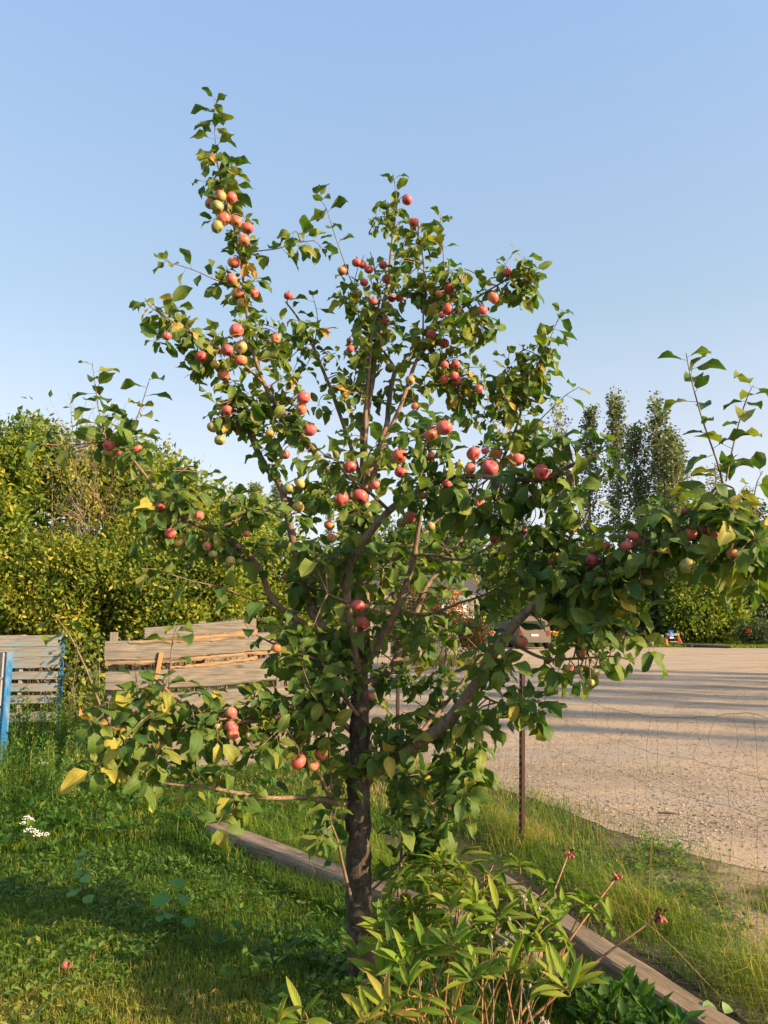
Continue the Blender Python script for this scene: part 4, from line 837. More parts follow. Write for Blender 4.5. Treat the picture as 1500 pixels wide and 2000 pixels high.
# dark pickup left of it, mostly hidden
g2x = P(988, 1215, 50).x; tr = thing("parked_pickup", (g2x, 50, 0), "dark parked vehicle with pale stripe mostly hidden left of the van", "car"); shop_root = tr
M_DK = mat_plain("dark_paint", (0.03, 0.033, 0.04), .35, .2, .15, 2); part("body", (1.9, 4.6, .62), (0, 2.3, .72), M_DK, tr, bev=.12); part("cab", (1.7, 1.9, .62), (0, 1.9, 1.32), M_DK, tr, bev=.16); part("rear_window", (1.3, .02, .4), (0, .93, 1.36), M_GLASS, tr); part("tailgate_stripe", (1.6, .02, .10), (0, -.012, .86), M_WHITE, tr); part("bumper", (1.85, .14, .16), (0, -.05, .45), M_CHR, tr)
for sx in (-1, 1):
    part("tail_light", (.12, .03, .24), (.86 * sx, -.015, .80), M_RED, tr)
    for yy in (.9, 3.7): mb = MB(); tube(mb, [(sx * .97, yy, .34), (sx * .87, yy, .34), (sx * .75, yy, .34)], .34, 16); wh = mb.build("wheel", M_TYRE, None); wh.parent = tr
# barricades and the accessible parking sign
def sawhorse(px0, px1, top, bot, y, label, legmat, orange=False):
    a, c = P(px0, 1215, y).x, P(px1, 1215, y).x; h = P(px0, top, y).z; r = thing("sawhorse", ((a + c) / 2, y, 0), label, "sawhorse", "sawhorses beyond the gravel"); w = c - a
    tmp = MB(); box(tmp, (w, .12, .16), None, .5, .01); ob = tmp.build("top_rail", M_SHED, None, smooth=False); ob.parent = r; ob.location = (0, 0, h - .08)
    for sx in (-1, 1):
        for sy in (-1, 1):
            tmp = MB(); box(tmp, (h, .09, .06), None, .5, .006); ob = tmp.build("leg", legmat, None, smooth=False); ob.parent = r; aa = Vector((sx * (w / 2 - .08), sy * .05, h - .12)); bb = Vector((sx * (w / 2 - (.05 if not orange else -.10)), sy * .30, 0)); ob.matrix_local = frame(aa - bb, (aa + bb) / 2, (0, 1, 0)); ob.scale = ((aa - bb).length / h, 1, 1)
    tmp = MB(); box(tmp, (w * .9, .05, .08), None, .5, .006); ob = tmp.build("lower_rail", M_SHED, None, smooth=False); ob.parent = r; ob.location = (0, .2, h * .35)
sawhorse(1269, 1294, 1240, 1258, 51.6, "grey timber sawhorse left of the blue parking sign", M_SHED); sawhorse(1299, 1325, 1237, 1257, 51.9, "sawhorse with orange legs carrying the blue parking sign", mat_plain('worn_orange', (0.45, 0.12, 0.05), .6), True)
sp_ = P(1311, 1239.5, 51.65); ps = tag(bpy.data.objects.new("parking_sign", None), "blue accessible parking sign fixed on the orange legged sawhorse", "sign"); COL.objects.link(ps); ps.location = sp_; shop_root = ps
M_SBLUE = mat_plain("sign_blue", (0.02, 0.09, 0.42), .4, 0, .1); part("board", (.32, .02, .56), (0, 0, 0), M_SBLUE, ps); part("lower_plate", (.26, .012, .10), (.02, -.018, -.20), M_WHITE, ps, label="white plate under the symbol")
mb = MB(); S_ = .42
def seg(pts, r): tube(mb, [(x * S_, -.022, z * S_ + .05) for x, z in pts], r * S_, 6)
a_ = np.linspace(math.radians(150), math.radians(385), 14); seg([(-.02 + .21 * math.cos(q), -.12 + .21 * math.sin(q)) for q in a_], .035)
seg([(-.03, .30), (-.03, .29)], .075); seg([(-.03, .20), (-.03, .08), (-.02, -.06)], .045); seg([(-.02, .08), (.06, .08), (.14, .08)], .03); seg([(-.02, -.06), (.08, -.06), (.16, -.06)], .04); seg([(.16, -.06), (.20, -.17), (.24, -.28)], .04); seg([(.24, -.28), (.27, -.27), (.30, -.26)], .03)
ob = mb.build("wheelchair_symbol", M_WHITE, None); ob.parent = ps
# thin staked sapling, orange cone, red rose, yellow flower bed
g = G(1376, 1259); sp1 = thing("young_tree", g, "thin young tree tied to a pale stake beyond the gravel", "tree"); y = g.y
mb = MB(); tube(mb, [(0, 0, 0), (0, 0, 1.0), (0, 0, 2.1)], .035, 6); ob = mb.build("stake", M_STAKE, None); ob.parent = sp1
mb = MB(); pts = rng.normal(0, 1, (160, 3)) * np.array([.3, .25, .5]) + np.array([0, 0, 1.9]); ls = rng.uniform(.12, .2, 160); leaves4(mb, pts, rnd_dirs(160), rnd_dirs(160, .6), ls, ls * .7, rng.uniform(.6, 1, 160)); ob = mb.build("crown", M_HEDGE, None, kind='stuff'); ob.parent = sp1
g = P(1302, 1247, 51.3); mb = MB(); tube(mb, [(0, 0, 0), (0, 0, .05), (0, 0, .06), (0, 0, .5)], [.17, .16, .10, .03], 12); ob = mb.build("traffic_cone", M_OR); ob.location = (g.x, 51.3, 0); tag(ob, "small orange cone beside the parking sign sawhorse", "cone")
mb = MB(); rp = P(1462, 1233, 51); pts = rng.normal(0, .09, (60, 3)) + np.array(rp); ls = rng.uniform(.05, .1, 60); leaves4(mb, pts, rnd_dirs(60), rnd_dirs(60), ls, ls, rng.uniform(.9, 1, 60)); 
b = NB("rose_red"); ob = mb.build("rose_bloom", b.finish((0.5, 0.04, 0.03), .5), bpy.data.objects.get("rose_bush"), kind="stuff")
mb = MB(); c = G(1094, 1262); n = 500; pts = np.stack([rng.normal(c.x, .5, n), rng.normal(c.y - .5, .4, n), rng.uniform(.2, .95, n)], 1); ls = rng.uniform(.07, .14, n); leaves4(mb, pts, rnd_dirs(n), rnd_dirs(n, 1), ls, ls * .7, rng.uniform(.3, .6, n)); ob0 = thing("flower_bed", (c.x, c.y - .5, 0), "bed of orange yellow flowers right of the van", "flower bed"); mb.build("foliage", M_HEDGE, ob0, kind='stuff')
mb = MB(); n = 120; pts = np.stack([rng.normal(c.x, .42, n), rng.normal(c.y - .7, .3, n), rng.uniform(.75, 1.05, n)], 1); ls = rng.uniform(.08, .15, n); leaves4(mb, pts, rnd_dirs(n), rnd_dirs(n, 1), ls, ls, rng.uniform(.5, 1, n)); b = NB("flower_orange"); mb.build("flowers", b.finish((0.75, 0.36, 0.03), .6), ob0, kind='stuff')

g = G(1305, 1590); mb = MB(); tube(mb, spline([g + Vector((-.08, .02, .008)), g + Vector((0, 0, .012)), g + Vector((.07, -.03, .008))], 4), [.006, .010, .006], 6, rough=.3); tag(mb.build("stick", M_TWIG), "short dark stick lying on the gravel behind the fence", "stick")
# ------------------------------------------------------------------ the apple tree
BASE = G(712, 1925); Y0 = BASE.y
tree = thing("apple_tree", BASE, "young apple tree heavy with red and green apples in the lawn", "tree")
M_BARK = mat_bark("apple_bark", (0.026, 0.019, 0.016), (0.105, 0.078, 0.060)); M_LIMB = mat_bark("limb_bark", (0.105, 0.073, 0.052), (0.30, 0.205, 0.135), .2)  # trunk bark coloured darker to stand in for foliage shade on it
M_SHOOT = mat_shoot("shoot_bark", (0.12, 0.065, 0.045), (0.24, 0.165, 0.12)); M_LEAF = mat_apple_leaf()
def W3(pts, y=None):
    out = []
    for q in pts: out.append(P(q[0], q[1], q[2] if len(q) > 2 else y))
    return out
LIMBS = [  # name, points (pixel, pixel, distance), radii, leaves per metre
 ("trunk", [(712,1932,Y0),(709,1880,Y0+.01),(703,1790,Y0+.02),(700,1700,Y0+.03),(700,1600,Y0+.03),(701,1520,Y0+.03),(703,1440,Y0+.05),(702,1350,Y0+.06),(704,1285,Y0+.08)], [.088,.070,.066,.062,.059,.056,.052,.045,.038], 0),
 ("limb", [(703,1540,3.76),(725,1512,3.70),(800,1462,3.60),(870,1412,3.50),(920,1352,3.42),(960,1283,3.35),(1000,1225,3.30),(1045,1180,3.25),(1100,1138,3.18),(1165,1106,3.10),(1235,1066,3.0),(1320,1040,2.92),(1420,1050,2.85),(1492,1085,2.8)], [.042,.036,.033,.030,.026,.022,.018,.014,.011,.007], 12),
 ("limb", [(700,1566,3.74),(660,1567,3.68),(600,1558,3.60),(520,1558,3.50),(420,1540,3.40),(330,1530,3.32),(270,1505,3.28)], [.022,.019,.012,.010,.008,.005], 8),
 ("limb", [(660,1568,3.68),(640,1547,3.62),(623,1515,3.55),(603,1490,3.50),(580,1457,3.45),(560,1425,3.40)], [.013,.010,.008,.005], 16),
 ("limb", [(698,1435,3.78),(650,1400,3.66),(590,1392,3.54),(500,1408,3.42),(420,1402,3.34),(350,1370,3.26),(310,1330,3.2)], [.018,.014,.010,.005], 20),
 ("limb", [(420,1402,3.34),(350,1420,3.30),(280,1440,3.26),(225,1480,3.22)], [.008,.006,.004], 22),
 ("limb", [(702,1345,3.80),(667,1283,3.80),(633,1230,3.82),(603,1177,3.86),(582,1100,3.90),(572,1050,3.92),(560,1000,3.94),(547,950,3.95),(523,917,3.95),(503,880,3.95),(480,830,3.95),(455,770,3.90),(420,715,3.85),(385,690,3.82)], [.032,.027,.025,.022,.019,.014,.008], 6),
 ("limb", [(640,1240,3.82),(585,1215,3.78),(533,1170,3.75),(497,1097,3.72),(440,1050,3.70),(377,1020,3.68),(317,973,3.65),(260,897,3.60),(225,868,3.58),(205,855,3.56)], [.020,.018,.015,.011,.007,.004], 16),
 ("limb", [(713,1040,3.98),(665,950,3.96),(628,900,3.95),(590,848,3.93),(547,800,3.90),(515,748,3.88),(495,690,3.88),(484,630,3.90),(472,531,3.95),(463,470,4.0),(445,405,4.05),(430,345,4.08)], [.019,.016,.014,.010,.007,.004], 16),
 ("limb", [(515,748,3.88),(460,700,3.80),(380,655,3.72),(304,606,3.64),(288,592,3.62)], [.009,.006,.003], 26),
 ("limb", [(704,1290,3.82),(712,1220,3.86),(716,1130,3.92),(714,1050,3.98),(712,960,4.05),(711,850,4.10),(718,800,4.12),(728,730,4.20),(738,650,4.30),(758,550,4.40),(770,442,4.50),(776,400,4.52)], [.040,.034,.030,.026,.020,.012,.005], 8),
 ("limb", [(712,900,4.05),(717,770,4.08),(722,700,4.12),(728,634,4.16),(740,590,4.22),(736,540,4.30),(724,492,4.35)], [.013,.011,.008,.004], 8),
 ("limb", [(714,935,4.05),(750,850,4.15),(760,790,4.25),(766,745,4.30),(777,716,4.35),(800,700,4.42),(820,640,4.5)], [.020,.018,.014,.006], 8),
 ("limb", [(774,722,4.33),(752,690,4.38),(735,668,4.42),(700,640,4.5)], [.010,.007,.004], 14),
 ("limb", [(720,965,4.0),(745,880,4.0),(772,815,4.0),(795,755,4.0),(812,708,4.0),(828,668,4.0),(862,634,3.98),(905,600,3.95),(950,570,3.92),(1000,540,3.90),(1035,515,3.90)], [.017,.014,.012,.009,.006,.003], 26),
 ("limb", [(826,668,4.0),(827,600,4.05),(829,540,4.1),(822,480,4.15),(808,440,4.2)], [.007,.005,.003], 20),
 ("limb", [(712,985,4.05),(692,890,4.10),(667,818,4.15),(642,750,4.20),(614,680,4.25),(585,625,4.28),(556,588,4.30)], [.015,.013,.010,.005], 10),
 ("limb", [(702,1318,3.74),(682,1215,3.66),(677,1133,3.60),(690,1093,3.55),(717,1050,3.50),(760,997,3.42),(800,970,3.37),(843,947,3.32),(900,930,3.25),(980,935,3.18),(1060,935,3.12),(1120,908,3.08),(1170,885,3.05)], [.024,.022,.019,.015,.011,.005], 16),
 ("limb", [(708,1303,3.80),(737,1260,3.75),(770,1200,3.70),(800,1123,3.65),(810,1070,3.62),(818,1018,3.60),(822,985,3.58)], [.026,.022,.018,.013,.007], 6),
 ("limb", [(806,1083,3.62),(850,1085,3.60),(900,1093,3.55),(935,1080,3.50),(990,1050,3.44),(1030,1035,3.4)], [.010,.008,.004], 18),
 ("limb", [(777,1190,3.70),(833,1200,3.68),(900,1177,3.65),(950,1160,3.60),(1010,1125,3.55)], [.011,.008,.004], 12),
 ("limb", [(704,1340,3.86),(750,1320,3.95),(773,1285,4.05),(800,1230,4.15),(833,1147,4.25),(873,1097,4.30),(920,1020,4.35),(980,900,4.30),(1010,830,4.22),(1030,760,4.15),(1060,690,4.08)], [.024,.020,.016,.010,.004], 14),
 ("limb", [(716,1120,3.92),(753,1100,3.96),(807,1063,4.02),(860,1010,4.08),(930,950,4.1)], [.012,.009,.005], 14),
 ("limb", [(985,1247,3.32),(1060,1285,3.28),(1130,1286,3.22),(1200,1282,3.16),(1238,1292,3.14)], [.010,.007,.003], 20),
 ("limb", [(926,1350,3.42),(970,1372,3.36),(1010,1374,3.3),(1050,1366,3.26)], [.007,.005,.003], 26),
 ("limb", [(790,1470,3.62),(830,1420,3.72),(870,1375,3.78),(920,1310,3.84),(960,1260,3.9)], [.013,.010,.005], 16),
 ("limb", [(553,993,3.93),(500,1000,3.85),(433,1030,3.75),(395,1050,3.7)], [.009,.007,.004], 18),
 ("limb", [(890,760,4.1),(870,720,4.06),(845,690,4.02),(815,705,4.0)][::-1], [.007,.005,.003], 26),
 ("limb", [(1092,1140,3.19),(1130,1190,3.14),(1180,1210,3.1),(1240,1240,3.06)], [.008,.006,.003], 24),
 ("limb", [(700,1400,3.7),(650,1330,3.6),(620,1290,3.52),(560,1270,3.45),(500,1240,3.4)], [.012,.009,.004], 20),
 ("limb", [(770,1200,3.7),(720,1190,3.55),(690,1180,3.48),(640,1160,3.42)], [.010,.007,.004], 16),
 ("limb", [(760,997,3.42),(720,960,3.3),(680,930,3.22),(660,900,3.18)], [.010,.007,.004], 22),
 ("limb", [(843,947,3.32),(840,890,3.22),(835,850,3.16),(850,810,3.14)], [.010,.007,.004], 22),
 ("sucker", [(778,1752,3.82),(785,1650,3.86),(790,1550,3.88),(800,1440,3.9)], [.010,.008,.005], 16),
 ("sucker", [(716,1748,3.77),(767,1700,3.74),(800,1660,3.7),(850,1640,3.66)], [.007,.005,.003], 22),
 ("sucker", [(925,1640,3.7),(917,1600,3.68),(913,1520,3.64),(905,1450,3.6)], [.005,.004,.003], 18),
 ("sucker", [(862,1640,3.72),(872,1600,3.7),(880,1530,3.66),(890,1460,3.62)], [.005,.004,.003], 18),
 ("sucker", [(697,1795,3.70),(672,1700,3.62),(660,1645,3.58),(648,1612,3.55)], [.010,.008,.005], 8),
 ("shoot", [(648,1545,3.62),(643,1480,3.6),(642,1420,3.58),(640,1370,3.56)], [.006,.005,.003], 14),
 # leafy shoots against the sky and the hedge
 ("shoot", [(430,345,4.08),(422,290,4.1),(419,240,4.12),(420,192,4.13)], [.004,.0025], 46),
 ("shoot", [(444,400,4.05),(458,350,4.06),(455,312,4.07)], [.003,.002], 50),
 ("shoot", [(474,508,3.95),(496,492,3.92),(540,486,3.9),(577,474,3.88),(612,470,3.86)], [.004,.0025], 34),
 ("shoot", [(470,545,3.93),(430,549,3.88),(380,528,3.83),(334,513,3.78),(318,505,3.77)], [.004,.002], 26),
 ("shoot", [(690,560,4.25),(676,522,4.22),(652,453,4.18),(636,405,4.16),(620,385,4.15)], [.004,.002], 34),
 ("shoot", [(776,400,4.52),(771,360,4.54),(768,338,4.55)], [.004,.002], 26),
 ("shoot", [(872,560,4.05),(866,500,4.05),(862,450,4.06),(860,418,4.06)], [.004,.002], 36),
 ("shoot", [(207,857,3.56),(193,800,3.54),(187,760,3.52),(180,708,3.5)], [.004,.002], 36),
 ("shoot", [(250,880,3.6),(256,850,3.6),(275,795,3.58),(293,738,3.56)], [.004,.002], 34),
 ("shoot", [(210,862,3.56),(150,868,3.5),(87,868,3.44),(68,862,3.42)], [.004,.002], 28),
 ("shoot", [(378,1015,3.68),(386,950,3.66),(381,905,3.65)], [.004,.002], 30),
 ("shoot", [(492,1003,3.85),(470,985,3.82),(447,960,3.8),(432,940,3.79)], [.004,.002], 26),
 ("shoot", [(600,1200,3.7),(497,1173,3.55),(440,1150,3.48),(370,1133,3.4),(300,1112,3.34),(278,1112,3.32)], [.005,.002], 15),
 ("shoot", [(235,1470,3.22),(196,1378,3.18),(165,1300,3.15),(135,1240,3.12),(104,1198,3.1)], [.006,.0025], 18),
 ("shoot", [(330,1345,3.2),(334,1278,3.2),(340,1240,3.2),(347,1218,3.2)], [.004,.002], 26),
 ("shoot", [(272,1430,3.26),(268,1360,3.24),(264,1294,3.22)], [.003,.002], 26),
 ("shoot", [(296,1410,3.22),(315,1360,3.18),(330,1320,3.16)], [.004,.002], 34),
 ("shoot", [(1412,945,2.87),(1400,900,2.87),(1372,820,2.87),(1350,740,2.87),(1340,690,2.87)], [.005,.002], 32),
 ("shoot", [(1418,940,2.86),(1430,880,2.85),(1448,810,2.84),(1462,770,2.83),(1472,752,2.83)], [.004,.002], 34),
 ("shoot", [(1470,990,2.82),(1478,945,2.8),(1490,920,2.8)], [.003,.002], 30),
 ("shoot", [(1090,1075,3.3),(1130,1030,3.22),(1163,970,3.15),(1185,905,3.08)], [.004,.002], 24),
 ("shoot", [(1060,935,3.12),(1120,905,3.06),(1170,885,3.03),(1205,865,3.0)], [.005,.003], 48),
 ("shoot", [(1000,830,4.2),(1030,740,4.12),(1070,670,4.08),(1098,603,4.05)], [.004,.002], 40),
 ("shoot", [(1040,835,4.15),(1075,800,4.1),(1105,772,4.07),(1133,755,4.05)], [.004,.002], 26),
 ("shoot", [(993,800,4.2),(990,740,4.2),(994,690,4.2)], [.003,.002], 36),
 ("shoot", [(614,680,4.25),(620,620,4.27),(609,572,4.28)], [.004,.002], 22),
 ("shoot", [(1010,545,3.9),(1018,515,3.9),(1024,500,3.9)], [.003,.002], 50),
 ("shoot", [(950,572,3.92),(942,550,3.92),(938,540,3.92)], [.003,.002], 20),
 ("shoot", [(304,606,3.64),(318,600,3.62),(333,598,3.62)], [.003,.002], 30),
 ("shoot", [(495,1245,3.4),(478,1215,3.38),(470,1190,3.36)], [.003,.002], 22),
 ("shoot", [(648,1612,3.55),(645,1595,3.54),(650,1580,3.54)], [.004,.003], 60),
 ("shoot", [(455,1552,3.42),(458,1575,3.40),(455,1590,3.39)], [.004,.003], 70),
 ("shoot", [(690,560,4.25),(700,520,4.3),(712,498,4.32)], [.003,.002], 4),
]
samples = []; LEAVES = []          # leaves: position, direction, normal, length, tint
def add_leaf(p, d, nrm, L, t): LEAVES.append((*p, *d, *nrm, L, t))
GOLD = 2.39996
for li, (nm, pts, rad, dens) in enumerate(LIMBS):
    w = W3(pts); sp_ = spline(w, 7); L = np.linalg.norm(np.diff(sp_, axis=0), axis=1).sum()
    big = rad[0] > .012; mbx = MB()
    if big: sp_ = sp_ + np.array([[.006 * mnoise.noise(Vector(q) * 6 + Vector((li, 0, 0))), .006 * mnoise.noise(Vector(q) * 6 + Vector((0, li, 5))), .004 * mnoise.noise(Vector(q) * 6 + Vector((9, 0, li)))] for q in sp_])
    if nm == "trunk": sp_ = spline(w, 16)
    rad = [q * (.93 if nm == 'trunk' else .86) for q in rad]
    tube(mbx, sp_, rad, 20 if nm == "trunk" else 10 if big else 6, .5, rough=.16 if nm == "trunk" else .12 if big else .05, seed=li)
    o = mbx.build(nm if nm != "sucker" else "sucker_shoot", M_BARK if nm == "trunk" else M_LIMB if rad[0] > .0065 else M_SHOOT, tree)
    for q in sp_: samples.append(q)
    if dens:
        n = int(L * dens); ph = random.uniform(0, 6)
        lo = .0 if nm == "shoot" else .25
        for k in range(n):
            t = lo + (1 - lo) * (k + random.uniform(.2, .8)) / n; f = t * (len(sp_) - 1); i = min(int(f), len(sp_) - 2); p = Vector(sp_[i]).lerp(Vector(sp_[i + 1]), f - i); ax = (Vector(sp_[i + 1]) - Vector(sp_[i])).normalized()
            u = ax.orthogonal().normalized(); v = ax.cross(u); a = ph + k * GOLD + random.gauss(0, .3); out = u * math.cos(a) + v * math.sin(a)
            d = (out + ax * random.uniform(.2, .7) + Vector((0, 0, random.uniform(-.55, .12)))).normalized()
            nr = (Vector((0, 0, 1)) * .9 + ax * .5 + out * .2 + Vector([random.gauss(0, .3) for _ in range(3)]))
            s_ = (.100 if nm == 'shoot' else .085) * (1 if t < .92 else .8)
            add_leaf(p, d, nr, s_ * random.uniform(.75, 1.25), random.random() * (.93 if nm == 'shoot' else 1))
samples = np.array(samples); sx_, sy_, sd_ = proj(samples)
def depth_at(px, py, k=3):
    d2 = (sx_ - px) ** 2 + (sy_ - py) ** 2; i = np.argsort(d2)[:k]; return float(np.mean(samples[i, 1]))
def nearest(p):
    d2 = ((samples - np.array(p)) ** 2).sum(1); i = int(np.argmin(d2)); return Vector(samples[i]), math.sqrt(d2[i])
BLOBS = [(560,900,50,44,26),(620,1105,50,56,36),(450,1010,50,36,26),(690,1040,50,50,34),(560,760,50,44,26),(650,900,46,40,24),(700,760,40,50,16),(330,960,44,36,20),(600,1330,50,46,32),(950,800,50,44,30),(428,350,48,42,34),(450,425,46,50,36),(475,470,30,30,12),(465,560,52,66,44),(335,640,60,42,34),(410,690,60,50,52),(500,670,62,62,56),(470,795,72,58,76),(560,690,52,54,32),(600,640,44,44,22),(545,835,66,52,40),(598,478,34,22,10),
 (745,430,34,38,22),(800,465,36,52,30),(720,575,62,56,50),(800,540,60,50,36),(865,575,70,60,76),(1005,555,48,42,52),(930,618,56,40,46),(740,640,70,46,50),(690,680,44,60,40),(860,665,66,50,52),(655,765,56,50,20),(890,745,60,58,66),(1000,765,64,68,90),(1055,700,36,44,24),(775,770,44,42,20),
 (800,850,90,48,66),(965,870,100,44,80),(1060,895,56,50,56),(720,890,76,50,56),(680,955,84,54,76),(845,960,104,60,96),(1000,985,92,62,104),(1085,965,44,66,44),(600,945,44,50,30),(590,1010,34,40,16),(470,985,50,26,14),(365,965,50,56,48),(235,850,54,30,34),(270,890,40,30,26),(318,1015,48,46,42),(420,1050,64,50,52),(505,1075,40,36,22),
 (640,1075,70,60,60),(755,1060,84,62,90),(900,1055,94,62,100),(1030,1080,84,54,84),(1115,1050,40,40,26),(1120,1120,84,50,90),(1195,1165,52,66,58),(1235,1085,44,44,40),(1325,1010,90,46,84),(1425,1000,66,48,64),(1290,1085,64,56,54),(1400,1075,74,52,66),(1485,1040,34,76,46),(1250,1140,40,40,26),(1470,1120,30,36,18),
 (700,1150,100,56,96),(850,1130,80,46,44),(590,1170,46,40,24),(660,1230,84,46,62),(800,1230,96,48,72),(990,1160,84,40,46),(1110,1200,60,46,44),(1165,1240,44,44,40),(1140,1312,54,24,34),(1230,1255,22,36,16),(590,1255,62,52,62),(640,1320,74,54,80),(740,1335,52,40,32),(840,1320,64,54,54),(960,1290,54,46,34),(1030,1375,40,34,34),(950,1390,44,34,30),
 (555,1370,66,52,60),(600,1425,62,44,50),(520,1445,50,50,44),(430,1425,46,46,34),(380,1390,46,44,40),(300,1405,52,42,34),(235,1405,56,42,42),(225,1480,44,50,46),(310,1490,50,34,34),(410,1485,50,44,26),(455,1575,32,26,18),(680,1490,42,34,36),(740,1430,54,52,50),(830,1425,74,42,48),(900,1450,54,54,50),(800,1530,42,54,48),(870,1535,52,42,44),(830,1600,64,44,56),(800,1665,44,52,44),(900,1580,40,52,30),(640,1630,36,30,14),(760,1230,60,40,30),(700,1250,50,40,30),(1180,1130,50,40,36)]
twigs_mb = MB()
for (px, py, rx, ry, n) in BLOBS:
    y = depth_at(px, py); c = P(px, py, y); s = y / FPX * 1.03; yel = .35 if (px < 300 and py > 1400) else 0; upper = py < 820
    for k in range(max(2, int(n * (1.95 if upper else 1.35) / 6))):
        while True:
            e = np.array([random.uniform(-1, 1) for _ in range(3)])
            if (e ** 2).sum() <= 1: break
        tip = c + Vector((e[0] * rx * s, e[1] * .26 if not upper else e[1] * .20, e[2] * ry * s)); q, dd = nearest(tip)
        if dd < .62:
            mid = q.lerp(tip, .55) + Vector((random.gauss(0, .1) * dd, random.gauss(0, .1) * dd, random.uniform(-.05, .18) * dd)); pa_ = spline([q, mid, tip], 4); tube(twigs_mb, pa_, [.0035 + .004 * min(dd, .4), .0018], 4, random.random(), cap=False); ax = (tip - mid).normalized()
        else: ax = Vector((0, 0, 1)); pa_ = [tip - Vector((0, 0, .05)), tip]
        ax = (ax + Vector((0, 0, .35))).normalized(); u = ax.orthogonal().normalized(); v = ax.cross(u); ph = random.uniform(0, 6.28); m_ = random.choice((4, 5, 6, 6, 7, 8))
        base_t = random.random()
        for j in range(m_):
            a = ph + j * GOLD + random.gauss(0, .25); out = u * math.cos(a) + v * math.sin(a); back = random.uniform(0, .03) if j < 5 else random.uniform(.02, .12)
            p = tip - ax * back; d = (out * random.uniform(.7, 1.1) + ax * random.uniform(-.1, .7) + Vector((0, 0, random.uniform(-.75, .10)))).normalized()
            nr = Vector((0, 0, .8)) + ax * .6 + Vector((SUN_DIR.x, SUN_DIR.y, 0)) * .25 + Vector([random.gauss(0, .38) for _ in range(3)])
            t = min(1, max(0, .7 * random.random() + .3 * base_t + yel * random.random() + (.12 if upper else 0))); add_leaf(p, d, nr, random.choice((.048, .060, .070, .080, .090, .100) if not upper else (.044, .056, .066, .076, .086)) * random.uniform(.85, 1.2), t)

